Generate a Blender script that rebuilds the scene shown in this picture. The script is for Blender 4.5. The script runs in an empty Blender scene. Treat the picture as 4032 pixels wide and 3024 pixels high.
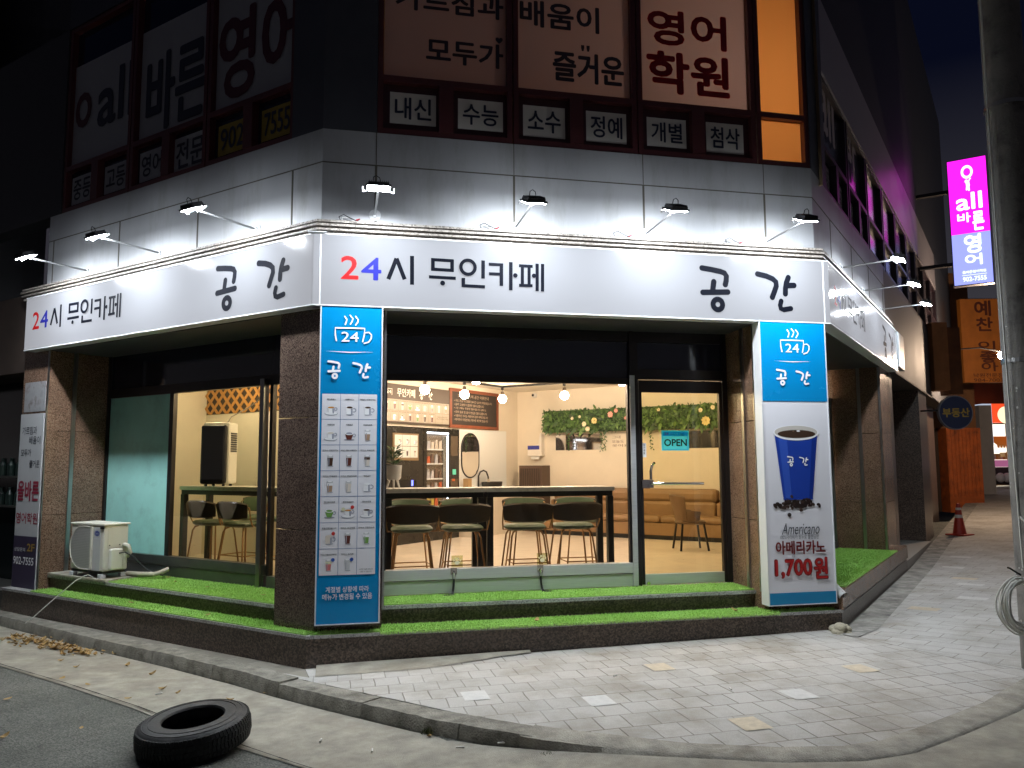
import bpy, bmesh, math, random
from mathutils import Matrix, Vector
random.seed(7)
PI = math.pi
sc = bpy.context.scene
COL = sc.collection

# ------------------------------------------------------------------ camera, sky, exposure
cd = bpy.data.cameras.new("camera"); cam = bpy.data.objects.new("camera", cd); COL.objects.link(cam)
cd.sensor_width = 36.0; cd.lens = 27.8931; cd.clip_start = 0.05; cd.clip_end = 600
_r = Vector((0.977363, -0.21151, -0.005062)); _u = Vector((-0.016526, -0.100172, 0.994833)); _f = Vector((0.210924, 0.972229, 0.101399))
cam.matrix_world = Matrix(((_r.x, _u.x, -_f.x, 0.2791), (_r.y, _u.y, -_f.y, -7.8164), (_r.z, _u.z, -_f.z, 1.8757), (0, 0, 0, 1)))
sc.camera = cam
w = bpy.data.worlds.new("World"); sc.world = w; w.use_nodes = True
wn = w.node_tree.nodes; wl = w.node_tree.links
bg = wn["Background"]
sky = wn.new("ShaderNodeTexSky"); sky.sky_type = 'NISHITA'; sky.sun_disc = False
sky.sun_elevation = math.radians(-5.0); sky.sun_rotation = math.radians(200)
# night sky: almost black overhead, the glow of the town along the horizon
tcw = wn.new("ShaderNodeTexCoord"); spw = wn.new("ShaderNodeSeparateXYZ"); wl.new(tcw.outputs["Generated"], spw.inputs[0])
rpw = wn.new("ShaderNodeValToRGB"); rpw.color_ramp.elements[0].position = .0; rpw.color_ramp.elements[0].color = (.62, .56, .56, 1)
rpw.color_ramp.elements[1].position = .42; rpw.color_ramp.elements[1].color = (.010, .016, .058, 1)
e_ = rpw.color_ramp.elements.new(.16); e_.color = (.24, .23, .28, 1)
wl.new(spw.outputs[2], rpw.inputs[0])
tint = wn.new("ShaderNodeMixRGB"); tint.blend_type = 'ADD'; tint.inputs[0].default_value = 1.0
wl.new(sky.outputs[0], tint.inputs[1]); wl.new(rpw.outputs[0], tint.inputs[2]); wl.new(tint.outputs[0], bg.inputs[0])
bg.inputs[1].default_value = 0.12
vs = sc.view_settings
sc.display_settings.display_device = 'sRGB'
vs.view_transform = 'Standard'; vs.look = 'None'; vs.exposure = 0.45; vs.gamma = 1.0; vs.use_curve_mapping = False
cy = sc.cycles
cy.use_denoising = True
cy.max_bounces = 8; cy.diffuse_bounces = 4; cy.glossy_bounces = 4; cy.transparent_max_bounces = 12; cy.transmission_bounces = 4
cy.sample_clamp_indirect = 4.0; cy.sample_clamp_direct = 0.0
cy.caustics_reflective = False; cy.caustics_refractive = False
try: cy.use_light_tree = True
except Exception: pass

# ------------------------------------------------------------------ materials
MATS = {}
def new_mat(name):
    m = bpy.data.materials.new(name); m.use_nodes = True
    return m, m.node_tree.nodes, m.node_tree.links, m.node_tree.nodes["Principled BSDF"]
def rgba(c): return (c[0], c[1], c[2], 1)
def M(name, col=(.5, .5, .5), rough=.5, metal=0., var=0., vscale=8., bump=0., bscale=60., emit=None, estr=0., spec=.5, coat=0., dirt=None, dscale=3., stretch=None):
    """plain procedural material: base colour with noise variation, optional bump and irregular dirt"""
    if name in MATS: return MATS[name]
    m, n, l, p = new_mat(name)
    p.inputs["Base Color"].default_value = rgba(col); p.inputs["Roughness"].default_value = rough
    p.inputs["Metallic"].default_value = metal; p.inputs["Specular IOR Level"].default_value = spec
    if coat: p.inputs["Coat Weight"].default_value = coat; p.inputs["Coat Roughness"].default_value = .06
    tc = n.new("ShaderNodeTexCoord"); vec = tc.outputs["Object"]
    if stretch:
        mp = n.new("ShaderNodeMapping"); mp.inputs["Scale"].default_value = stretch; l.new(vec, mp.inputs[0]); vec = mp.outputs[0]
    if var or dirt:
        nz = n.new("ShaderNodeTexNoise"); nz.inputs["Scale"].default_value = vscale; nz.inputs["Detail"].default_value = 6; nz.inputs["Roughness"].default_value = .65
        l.new(vec, nz.inputs["Vector"])
        rp = n.new("ShaderNodeValToRGB"); k = var
        rp.color_ramp.elements[0].position = .3; rp.color_ramp.elements[1].position = .7
        rp.color_ramp.elements[0].color = rgba([max(0, c*(1-k)) for c in col]); rp.color_ramp.elements[1].color = rgba([min(1, c*(1+k)) for c in col])
        l.new(nz.outputs[0], rp.inputs[0]); out = rp.outputs[0]
        if dirt:
            n2 = n.new("ShaderNodeTexNoise"); n2.inputs["Scale"].default_value = dscale; n2.inputs["Detail"].default_value = 8; n2.inputs["Roughness"].default_value = .7
            l.new(vec, n2.inputs["Vector"])
            r2 = n.new("ShaderNodeValToRGB"); r2.color_ramp.elements[0].position = .5; r2.color_ramp.elements[1].position = .72
            l.new(n2.outputs[0], r2.inputs[0])
            mx = n.new("ShaderNodeMixRGB"); mx.inputs[2].default_value = rgba(dirt); l.new(r2.outputs[0], mx.inputs[0]); l.new(out, mx.inputs[1]); out = mx.outputs[0]
        l.new(out, p.inputs["Base Color"])
        mr = n.new("ShaderNodeMapRange"); mr.inputs[3].default_value = max(0, rough-.12); mr.inputs[4].default_value = min(1, rough+.12)
        l.new(nz.outputs[0], mr.inputs[0]); l.new(mr.outputs[0], p.inputs["Roughness"])
    if bump:
        nb = n.new("ShaderNodeTexNoise"); nb.inputs["Scale"].default_value = bscale; nb.inputs["Detail"].default_value = 5; l.new(vec, nb.inputs["Vector"])
        bp = n.new("ShaderNodeBump"); bp.inputs["Strength"].default_value = bump; bp.inputs["Distance"].default_value = .01
        l.new(nb.outputs[0], bp.inputs["Height"]); l.new(bp.outputs[0], p.inputs["Normal"])
    if emit:
        p.inputs["Emission Color"].default_value = rgba(emit); p.inputs["Emission Strength"].default_value = estr
    MATS[name] = m; return m
def granite(name, c1, c2, c3, rough=.3, scale=55.):
    m, n, l, p = new_mat(name)
    tc = n.new("ShaderNodeTexCoord")
    v = n.new("ShaderNodeTexVoronoi"); v.inputs["Scale"].default_value = scale; l.new(tc.outputs["Object"], v.inputs["Vector"])
    nz = n.new("ShaderNodeTexNoise"); nz.inputs["Scale"].default_value = scale*.7; nz.inputs["Detail"].default_value = 8; nz.inputs["Roughness"].default_value = .75
    l.new(tc.outputs["Object"], nz.inputs["Vector"])
    big = n.new("ShaderNodeTexNoise"); big.inputs["Scale"].default_value = 3; l.new(tc.outputs["Object"], big.inputs["Vector"])
    sp = n.new("ShaderNodeSeparateColor"); l.new(v.outputs["Color"], sp.inputs[0])
    ad = n.new("ShaderNodeMath"); ad.operation = 'MULTIPLY_ADD'; ad.inputs[1].default_value = .45; l.new(sp.outputs[0], ad.inputs[0])
    s2 = n.new("ShaderNodeMath"); s2.operation = 'MULTIPLY_ADD'; s2.inputs[1].default_value = .9; s2.inputs[2].default_value = -.12; l.new(nz.outputs[0], s2.inputs[0]); l.new(s2.outputs[0], ad.inputs[2])
    rp = n.new("ShaderNodeValToRGB"); e = rp.color_ramp.elements
    e[0].position = .3; e[0].color = rgba(c1); e[1].position = .78; e[1].color = rgba(c3)
    q = e.new(.52); q.color = rgba(c2)
    l.new(ad.outputs[0], rp.inputs[0])
    mx = n.new("ShaderNodeMixRGB"); mx.blend_type = 'MULTIPLY'; mx.inputs[0].default_value = .5
    r2 = n.new("ShaderNodeValToRGB"); r2.color_ramp.elements[0].position = .3; r2.color_ramp.elements[0].color = (.5, .5, .5, 1); r2.color_ramp.elements[1].position = .7
    l.new(big.outputs[0], r2.inputs[0]); l.new(rp.outputs[0], mx.inputs[1]); l.new(r2.outputs[0], mx.inputs[2])
    l.new(mx.outputs[0], p.inputs["Base Color"]); p.inputs["Roughness"].default_value = rough
    MATS[name] = m; return m
def glass(name, tintc=(.95, .97, .95), refl=.9, rough=.0, ior=1.5):
    if name in MATS: return MATS[name]
    m, n, l, p = new_mat(name); n.remove(p); out = n["Material Output"]
    t = n.new("ShaderNodeBsdfTransparent"); t.inputs[0].default_value = rgba(tintc)
    gl = n.new("ShaderNodeBsdfGlossy"); gl.inputs["Roughness"].default_value = rough; gl.inputs[0].default_value = (refl, refl, refl, 1)
    fr = n.new("ShaderNodeFresnel"); fr.inputs[0].default_value = ior
    mx = n.new("ShaderNodeMixShader"); l.new(fr.outputs[0], mx.inputs[0]); l.new(t.outputs[0], mx.inputs[1]); l.new(gl.outputs[0], mx.inputs[2])
    l.new(mx.outputs[0], out.inputs[0]); MATS[name] = m; return m
def translucent(name, col, amount=.5, rough=.4):
    if name in MATS: return MATS[name]
    m, n, l, p = new_mat(name); out = n["Material Output"]
    p.inputs["Base Color"].default_value = rgba(col); p.inputs["Roughness"].default_value = rough
    t = n.new("ShaderNodeBsdfTranslucent"); t.inputs[0].default_value = rgba(col)
    mx = n.new("ShaderNodeMixShader"); mx.inputs[0].default_value = amount
    l.new(p.outputs[0], mx.inputs[1]); l.new(t.outputs[0], mx.inputs[2]); l.new(mx.outputs[0], out.inputs[0])
    MATS[name] = m; return m
def asphalt_mat(name):
    m, n, l, p = new_mat(name); tc = n.new("ShaderNodeTexCoord"); o = tc.outputs["Object"]
    def noise(sc_, det=5, ro=.6):
        q = n.new("ShaderNodeTexNoise"); q.inputs["Scale"].default_value = sc_; q.inputs["Detail"].default_value = det; q.inputs["Roughness"].default_value = ro; l.new(o, q.inputs["Vector"]); return q
    def ramp(src, p0, c0, p1, c1):
        r = n.new("ShaderNodeValToRGB"); r.color_ramp.elements[0].position = p0; r.color_ramp.elements[0].color = rgba(c0); r.color_ramp.elements[1].position = p1; r.color_ramp.elements[1].color = rgba(c1); l.new(src, r.inputs[0]); return r
    def mul(a, b, f=1.):
        x = n.new("ShaderNodeMixRGB"); x.blend_type = 'MULTIPLY'; x.inputs[0].default_value = f; l.new(a, x.inputs[1]); l.new(b, x.inputs[2]); return x
    big = ramp(noise(.9, 8, .7).outputs[0], .35, (.105, .112, .098), .68, (.185, .19, .17))
    v = n.new("ShaderNodeTexVoronoi"); v.inputs["Scale"].default_value = 95; l.new(o, v.inputs["Vector"])
    sp = n.new("ShaderNodeSeparateColor"); l.new(v.outputs["Color"], sp.inputs[0])
    agg = ramp(sp.outputs[0], .1, (.55, .55, .55), .9, (1.35, 1.33, 1.28)); fine = ramp(noise(420, 3).outputs[0], .3, (.6, .6, .6), .7, (1.2, 1.2, 1.2))
    st = ramp(noise(2.3, 6, .75).outputs[0], .30, (.55, .53, .5), .44, (1, 1, 1))
    a = mul(mul(mul(big.outputs[0], agg.outputs[0]).outputs[0], fine.outputs[0]).outputs[0], st.outputs[0])
    l.new(a.outputs[0], p.inputs["Base Color"]); p.inputs["Roughness"].default_value = .8
    bp = n.new("ShaderNodeBump"); bp.inputs["Strength"].default_value = .8; bp.inputs["Distance"].default_value = .006; l.new(v.outputs["Distance"], bp.inputs["Height"]); l.new(bp.outputs[0], p.inputs["Normal"])
    MATS[name] = m; return m
def leafy(name, cols, rough=.6, sheen=0.):
    """colour picked at random per island (blade, leaf)"""
    m, n, l, p = new_mat(name)
    ge = n.new("ShaderNodeNewGeometry"); rp = n.new("ShaderNodeValToRGB"); e = rp.color_ramp.elements
    e[0].color = rgba(cols[0]); e[1].color = rgba(cols[-1])
    for i, c in enumerate(cols[1:-1]):
        q = e.new((i+1)/(len(cols)-1)); q.color = rgba(c)
    l.new(ge.outputs["Random Per Island"], rp.inputs[0]); l.new(rp.outputs[0], p.inputs["Base Color"])
    p.inputs["Roughness"].default_value = rough
    MATS[name] = m; return m
def pavers(name, bw, rh, rot, c1, c2, cm, mort=.006):
    """brick texture laid on the ground in metres, blocks with joints, stains and grain"""
    m, n, l, p = new_mat(name)
    tc = n.new("ShaderNodeTexCoord"); mp = n.new("ShaderNodeMapping"); mp.inputs["Rotation"].default_value = (0, 0, rot)
    l.new(tc.outputs["Object"], mp.inputs[0])
    wob = n.new("ShaderNodeTexNoise"); wob.inputs["Scale"].default_value = 2.2; l.new(mp.outputs[0], wob.inputs["Vector"])
    va = n.new("ShaderNodeVectorMath"); va.operation = 'MULTIPLY_ADD'; va.inputs[1].default_value = (.03, .03, 0); l.new(wob.outputs["Color"], va.inputs[0]); l.new(mp.outputs[0], va.inputs[2])
    b = n.new("ShaderNodeTexBrick"); b.inputs["Scale"].default_value = 1; b.inputs["Brick Width"].default_value = bw; b.inputs["Row Height"].default_value = rh
    b.inputs["Mortar Size"].default_value = mort; b.inputs["Mortar Smooth"].default_value = .4; b.inputs["Bias"].default_value = -.1
    b.inputs["Color1"].default_value = rgba(c1); b.inputs["Color2"].default_value = rgba(c2); b.inputs["Mortar"].default_value = rgba(cm)
    l.new(va.outputs[0], b.inputs["Vector"])
    # joints vary: in places packed with pale sand
    jn = n.new("ShaderNodeTexNoise"); jn.inputs["Scale"].default_value = 1.3; l.new(tc.outputs["Object"], jn.inputs["Vector"])
    jr = n.new("ShaderNodeValToRGB"); jr.color_ramp.elements[0].position = .42; jr.color_ramp.elements[0].color = rgba(cm); jr.color_ramp.elements[1].position = .62; jr.color_ramp.elements[1].color = (.42, .4, .36, 1)
    l.new(jn.outputs[0], jr.inputs[0]); l.new(jr.outputs[0], b.inputs["Mortar"])
    g = n.new("ShaderNodeTexNoise"); g.inputs["Scale"].default_value = 140; g.inputs["Detail"].default_value = 4; l.new(tc.outputs["Object"], g.inputs["Vector"])
    st = n.new("ShaderNodeTexNoise"); st.inputs["Scale"].default_value = 1.7; st.inputs["Detail"].default_value = 9; st.inputs["Roughness"].default_value = .68; l.new(tc.outputs["Object"], st.inputs["Vector"])
    r1 = n.new("ShaderNodeValToRGB"); r1.color_ramp.elements[0].position = .25; r1.color_ramp.elements[0].color = (.55, .55, .55, 1); r1.color_ramp.elements[1].position = .75
    l.new(g.outputs[0], r1.inputs[0])
    r2 = n.new("ShaderNodeValToRGB"); r2.color_ramp.elements[0].position = .3; r2.color_ramp.elements[0].color = (.58, .53, .45, 1); r2.color_ramp.elements[1].position = .56
    l.new(st.outputs[0], r2.inputs[0])
    m1 = n.new("ShaderNodeMixRGB"); m1.blend_type = 'MULTIPLY'; m1.inputs[0].default_value = .6; l.new(b.outputs[0], m1.inputs[1]); l.new(r1.outputs[0], m1.inputs[2])
    m2 = n.new("ShaderNodeMixRGB"); m2.blend_type = 'MULTIPLY'; m2.inputs[0].default_value = .8; l.new(m1.outputs[0], m2.inputs[1]); l.new(r2.outputs[0], m2.inputs[2])
    l.new(m2.outputs[0], p.inputs["Base Color"]); p.inputs["Roughness"].default_value = .8
    iv = n.new("ShaderNodeMath"); iv.operation = 'MULTIPLY_ADD'; iv.inputs[1].default_value = -1; l.new(b.outputs["Fac"], iv.inputs[0])
    gs = n.new("ShaderNodeMath"); gs.operation = 'MULTIPLY'; gs.inputs[1].default_value = .35; l.new(g.outputs[0], gs.inputs[0]); l.new(gs.outputs[0], iv.inputs[2])
    bp = n.new("ShaderNodeBump"); bp.inputs["Strength"].default_value = .7; bp.inputs["Distance"].default_value = .008; l.new(iv.outputs[0], bp.inputs["Height"]); l.new(bp.outputs[0], p.inputs["Normal"])
    MATS[name] = m; return m

# ------------------------------------------------------------------ mesh builder
class MB:
    def __init__(s): s.v = []; s.f = []; s.m = []; s.ci = 0
    def mat(s, i): s.ci = i; return s
    def add(s, vs_, fs):
        o = len(s.v); s.v += [tuple(a) for a in vs_]; s.f += [tuple(i+o for i in f) for f in fs]; s.m += [s.ci]*len(fs); return s
    def box(s, x0, x1, y0, y1, z0, z1):
        v = [(x0,y0,z0),(x1,y0,z0),(x1,y1,z0),(x0,y1,z0),(x0,y0,z1),(x1,y0,z1),(x1,y1,z1),(x0,y1,z1)]
        return s.add(v, [(3,2,1,0),(4,5,6,7),(0,1,5,4),(1,2,6,5),(2,3,7,6),(3,0,4,7)])
    def quad(s, a, b, c, d): return s.add([a,b,c,d], [(0,1,2,3)])
    def prism(s, pts, z0, z1):
        n = len(pts); v = [(x,y,z0) for x,y in pts]+[(x,y,z1) for x,y in pts]
        return s.add(v, [tuple(range(n-1,-1,-1)), tuple(range(n,2*n))]+[(i,(i+1)%n,n+(i+1)%n,n+i) for i in range(n)])
    def slab(s, pts, y0, y1):
        """outline in x-z, thickness in y"""
        n = len(pts); v = [(x,y0,z) for x,z in pts]+[(x,y1,z) for x,z in pts]
        return s.add(v, [tuple(range(n)), tuple(range(2*n-1,n-1,-1))]+[(i,n+i,n+(i+1)%n,(i+1)%n) for i in range(n)])
    def flat(s, pts, y):
        return s.add([(x,y,z) for x,z in pts], [tuple(range(len(pts)))])
    def disc(s, cx, cz, rx, rz, y, n=28):
        return s.flat([(cx+rx*math.cos(2*PI*i/n), cz+rz*math.sin(2*PI*i/n)) for i in range(n)], y)
    def lathe(s, prof, c=(0,0,0), n=24, ax='z', cap=True):
        vs_ = []; fs = []
        for r, z in prof:
            for i in range(n):
                a = 2*PI*i/n; x, y = r*math.cos(a), r*math.sin(a)
                vs_.append((c[0]+x, c[1]+y, c[2]+z) if ax == 'z' else ((c[0]+x, c[1]+z, c[2]+y) if ax == 'y' else (c[0]+z, c[1]+x, c[2]+y)))
        for k in range(len(prof)-1):
            for i in range(n):
                j = (i+1) % n; fs.append((k*n+i, k*n+j, (k+1)*n+j, (k+1)*n+i))
        if cap:
            if prof[0][0] > 1e-5: fs.append(tuple(range(n-1, -1, -1)))
            if prof[-1][0] > 1e-5: fs.append(tuple((len(prof)-1)*n+i for i in range(n)))
        return s.add(vs_, fs)
    def tube(s, pts, r, n=8, closed=False, cap=True):
        pts = [Vector(p) for p in pts]; N = len(pts); rr = r if isinstance(r, (list, tuple)) else [r]*N
        vs_ = []; fs = []; up = None
        for i, p in enumerate(pts):
            a = pts[i-1] if (i > 0 or closed) else p; b = pts[(i+1) % N] if (i < N-1 or closed) else p
            t = (b-a); t = t.normalized() if t.length > 1e-9 else Vector((0,0,1))
            if up is None: up = Vector((0,0,1)) if abs(t.z) < .9 else Vector((1,0,0))
            sd = t.cross(up); sd = sd.normalized() if sd.length > 1e-6 else t.orthogonal().normalized()
            up = sd.cross(t).normalized()
            for k in range(n):
                an = 2*PI*k/n; vs_.append(p+sd*(math.cos(an)*rr[i])+up*(math.sin(an)*rr[i]))
        for i in range(N if closed else N-1):
            j = (i+1) % N
            for k in range(n):
                q = (k+1) % n; fs.append((i*n+k, i*n+q, j*n+q, j*n+k))
        if cap and not closed:
            fs.append(tuple(range(n-1, -1, -1))); fs.append(tuple((N-1)*n+k for k in range(n)))
        return s.add(vs_, fs)
    def bar(s, a, b, wx, wz):
        """straight square bar"""
        a, b = Vector(a), Vector(b); t = (b-a).normalized(); up = Vector((0,0,1)) if abs(t.z) < .95 else Vector((0,1,0))
        sd = t.cross(up).normalized(); up = sd.cross(t)
        c = [(-1,-1),(1,-1),(1,1),(-1,1)]
        v = [a+sd*(i*wx/2)+up*(j*wz/2) for i,j in c]+[b+sd*(i*wx/2)+up*(j*wz/2) for i,j in c]
        return s.add(v, [(3,2,1,0),(4,5,6,7),(0,1,5,4),(1,2,6,5),(2,3,7,6),(3,0,4,7)])
    def ball(s, c, r, n=12, sx=1, sy=1, sz=1):
        prof = [(r*math.sin(PI*i/(n//2+2)), -r*math.cos(PI*i/(n//2+2))) for i in range(n//2+3)]
        t = MB(); t.lathe(prof, n=n, cap=False)
        return s.add([(c[0]+x*sx, c[1]+y*sy, c[2]+z*sz) for x,y,z in t.v], t.f)
    def stroke(s, pts, wd, y, xf=lambda x,z: (x,z), n=8):
        """one flat pen stroke in x-z: a band of quads with round ends and joints, each overlap on its own level"""
        P = [xf(*p) for p in pts]; h = wd/2
        L = []; R = []
        for i, (x, z) in enumerate(P):
            a = P[max(0, i-1)]; b = P[min(len(P)-1, i+1)]; dx, dz = b[0]-a[0], b[1]-a[1]; d = math.hypot(dx, dz) or 1
            L.append((x-dz/d*h, z+dx/d*h)); R.append((x+dz/d*h, z-dx/d*h))
        def cap_(c, d0): return [(c[0]+h*math.cos(d0+PI*k/n), c[1]+h*math.sin(d0+PI*k/n)) for k in range(1, n)]
        a0 = math.atan2(P[1][1]-P[0][1], P[1][0]-P[0][0]); a1 = math.atan2(P[-1][1]-P[-2][1], P[-1][0]-P[-2][0])
        V = L+R; o = len(L); fs = [(i, i+1, o+i+1, o+i) for i in range(o-1)]
        c0 = cap_(P[0], a0+PI/2); c1 = cap_(P[-1], a1-PI/2)
        b0 = len(V); V += c0; b1 = len(V); V += c1
        fs.append(tuple([0]+[b0+i for i in range(n-1)]+[o])); fs.append(tuple([2*o-1]+[b1+i for i in range(n-1)]+[o-1]))
        return s.add([(x, y, z) for x, z in V], fs)
    def ring(s, cx, cz, r0, r1, y, n=28, sx=1., tilt=0.):
        V = []
        for i in range(n):
            a = 2*PI*i/n
            for q in (r0, r1):
                x, z = q*math.cos(a)*sx, q*math.sin(a); V.append((cx+x*math.cos(tilt)-z*math.sin(tilt), y, cz+x*math.sin(tilt)+z*math.cos(tilt)))
        return s.add(V, [(2*i, 2*i+1, 2*((i+1) % n)+1, 2*((i+1) % n)) for i in range(n)])
    def text(s, body, x0, x1, z0, z1, y, bold=0., shear=0., rot=0., thin=0.):
        """lettering stretched into a box in x-z; bold lays shifted copies half a millimetre apart"""
        tv, tf = text_mesh(body, thin, shear)
        if not tv: return s
        ax = min(p[0] for p in tv); bx = max(p[0] for p in tv); az = min(p[1] for p in tv); bz = max(p[1] for p in tv)
        sh = bold*(z1-z0)*.8
        kx = (x1-x0-2*sh)/max(1e-6, bx-ax); kz = (z1-z0-2*sh)/max(1e-6, bz-az)
        cx, cz = (x0+x1)/2, (z0+z1)/2
        cps = [(0, 0)] if sh <= 0 else ([(-1, 0), (1, 0), (0, 1), (0, -1)] if bold < .03 else [(0, 0), (-1, 0), (1, 0), (0, 1), (0, -1), (.7, .7), (-.7, .7), (.7, -.7), (-.7, -.7)])
        for i, (ex, ez) in enumerate(cps):
            V = []
            for px, pz in tv:
                X = x0+sh+(px-ax)*kx-cx+ex*sh; Z = z0+sh+(pz-az)*kz-cz+ez*sh
                V.append((cx+X*math.cos(rot)-Z*math.sin(rot), y-i*.0004, cz+X*math.sin(rot)+Z*math.cos(rot)))
            s.add(V, tf)
        return s
    def build(s, name, mats, parent=None, loc=None, rot=0., smooth=False, bevel=0.):
        me = bpy.data.meshes.new(name); me.from_pydata(s.v, [], s.f)
        mats = mats if isinstance(mats, (list, tuple)) else [mats]
        for mm in mats: me.materials.append(mm)
        if len(mats) > 1: me.polygons.foreach_set("material_index", s.m)
        if smooth: me.polygons.foreach_set("use_smooth", [True]*len(me.polygons))
        me.update()
        if smooth:
            try: me.set_sharp_from_angle(angle=math.radians(40))
            except Exception: pass
        o = bpy.data.objects.new(name, me); COL.objects.link(o)
        if parent: o.parent = parent
        if loc: o.location = loc
        if rot: o.rotation_euler = (0, 0, rot)
        if bevel:
            bv = o.modifiers.new("bevel", 'BEVEL'); bv.width = bevel; bv.segments = 2; bv.limit_method = 'ANGLE'
        return o
_TC = {}; _FO = None
def text_mesh(body, bold, shear):
    k = (body, round(bold, 3), shear)
    if k in _TC: return _TC[k]
    global _FO
    if _FO is None:
        cu = bpy.data.curves.new("lettering", 'FONT'); _FO = bpy.data.objects.new("lettering", cu)
    cu = _FO.data; cu.body = body; cu.offset = bold; cu.shear = shear; cu.resolution_u = 3
    me = bpy.data.meshes.new_from_object(_FO)
    r = ([(v.co.x, v.co.y) for v in me.vertices], [tuple(p.vertices) for p in me.polygons])
    bpy.data.meshes.remove(me)
    _TC[k] = r; return r

def tag(o, label=None, cat=None, group=None, kind=None):
    if label: o["label"] = label
    if cat: o["category"] = cat
    if group: o["group"] = group
    if kind: o["kind"] = kind
    return o
def thing(name, label, cat, loc=(0,0,0), rot=0., group=None):
    o = bpy.data.objects.new(name, None); COL.objects.link(o); o.location = loc; o.rotation_euler = (0, 0, rot)
    o.empty_display_size = .2
    return tag(o, label, cat, group)
def dup(root, loc, rot, label=None, group=None):
    r = root.copy(); COL.objects.link(r); r.location = loc; r.rotation_euler = (0, 0, rot)
    if label: r["label"] = label
    if group: r["group"] = group
    for ch in list(root.children):
        c = ch.copy(); COL.objects.link(c); c.parent = r
        for g_ in list(ch.children):
            d = g_.copy(); COL.objects.link(d); d.parent = c
    return r

# ------------------------------------------------------------------ frames of the three fronts (x = reader's right, y = into the building)
S = math.sqrt(.5); W = 5.627; T22 = math.tan(PI/8)
FR = {'M': ((0, 0), 0.), 'L': ((0, 0), -PI/4), 'R': ((W, 0), PI/4)}
def wp(fr, u, d, z=0.):
    (ox, oy), a = FR[fr]; return (ox+u*math.cos(a)-d*math.sin(a), oy+u*math.sin(a)+d*math.cos(a), z)
def fthing(name, label, cat, fr, u, d, z, group=None, rot=0.):
    return thing(name, label, cat, wp(fr, u, d, z), FR[fr][1]+rot, group)
TL, TR = 5.75, 5.6        # lengths of the cafe's side fronts
def outline(d, tl=TL, tr=TR):
    return [wp('L', -tl, d)[:2], (T22*d, d), (W-T22*d, d), wp('R', tr, d)[:2]]
def band(mb, d0, d1, z0, z1, tl=TL, tr=TR):
    a = outline(d0, tl, tr); b = outline(d1, tl, tr)
    return mb.prism(a+b[::-1], z0, z1)
def outd(x, y): return max(-y, -S*(x+y), S*(x-W)-S*y, 0.)
def gz(x, y): return .017*min(max(x, 0.), 5.6)+.03*min(outd(x, y), 12.)+.026*max(0., S*((x-W)+y)-6.)
# ------------------------------------------------------------------ shared materials
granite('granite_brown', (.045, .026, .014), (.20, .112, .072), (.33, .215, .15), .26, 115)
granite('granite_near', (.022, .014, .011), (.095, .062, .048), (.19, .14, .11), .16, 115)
granite('granite_dark', (.03, .022, .018), (.09, .062, .048), (.19, .14, .11), .3, 70)
granite('granite_grey', (.18, .18, .18), (.36, .36, .35), (.55, .54, .52), .6, 90)
steel = M('stainless', (.42, .42, .42), .3, 1., .15, 30, stretch=(1, 1, 40))
steel_dark = M('dark_bronze_metal', (.05, .045, .045), .35, .8)
brushed = M('brushed_steel', (.60, .61, .62), .42, .65, .12, 3, stretch=(1, 30, 80))
chrome = M('chrome', (.8, .8, .8), .08, 1.)
white_paint = M('white_paint', (.78, .78, .78), .35)
panel_metal = M('aluminium_composite_panel', (.45, .462, .485), .5, .12, .07, 1.1, dirt=(.36, .362, .36), dscale=3.2, stretch=(1, 1, .22))
seal = M('sealant', (.12, .11, .09), .8)
black_m = M('black_metal', (.012, .012, .013), .4)
black_film = M('black_glass', (.018, .02, .034), .08, 0., spec=.6)
warm_wall = M('interior_wall_paint', (.80, .72, .60), .7, 0., .03, 4)
asphalt = asphalt_mat('asphalt')
concrete = M('gutter_concrete', (.35, .325, .265), .85, 0., .3, 5, .7, 160, dirt=(.26, .23, .18), dscale=1.6)
kerb_m = M('kerb_stone', (.25, .235, .195), .85, 0., .42, 7, 1., 70, dirt=(.10, .09, .07), dscale=5)
pav_main = pavers('paving_blocks', .206, .281, 0., (.56, .54, .50), (.49, .473, .438), (.24, .215, .175))
pav_alley = pavers('alley_blocks', .36, .235, math.radians(55), (.58, .57, .535), (.51, .50, .47), (.26, .235, .2), .005)
pav_side = pavers('side_blocks', .30, .22, math.radians(48), (.30, .275, .225), (.22, .20, .165), (.09, .075, .06))

# ------------------------------------------------------------------ ground
def sheet(name, poly, off, m, step=.35):
    bm = bmesh.new(); vs_ = [bm.verts.new((x, y, 0)) for x, y in poly]
    es = [bm.edges.new((vs_[i], vs_[(i+1) % len(vs_)])) for i in range(len(vs_))]
    bmesh.ops.triangle_fill(bm, edges=es, use_beauty=True, use_dissolve=False)
    for ax in (0, 1):
        lo = min(p[ax] for p in poly); hi = max(p[ax] for p in poly); k = lo+step
        while k < hi:
            no = (1, 0, 0) if ax == 0 else (0, 1, 0); co = (k, 0, 0) if ax == 0 else (0, k, 0)
            bmesh.ops.bisect_plane(bm, geom=bm.verts[:]+bm.edges[:]+bm.faces[:], plane_co=co, plane_no=no, dist=1e-5); k += step
    for v in bm.verts: v.co.z = gz(v.co.x, v.co.y)+(off(v.co.x, v.co.y) if callable(off) else off)
    for f in bm.faces:
        f.normal_update()
        if f.normal.z < 0: f.normal_flip()
    me = bpy.data.meshes.new(name); bm.to_mesh(me); bm.free(); me.materials.append(m)
    o = bpy.data.objects.new(name, me); COL.objects.link(o); return tag(o, kind='structure')
MB().quad((-150, -60, -.6), (150, -60, -.6), (150, 200, -.6), (-150, 200, -.6)).build('ground', M('far_ground', (.05, .05, .05), .9))
tag(bpy.data.objects['ground'], kind='structure')
def rise(x, y): return .102*max(0., min(1., (x-1.1)/1.2))
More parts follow.
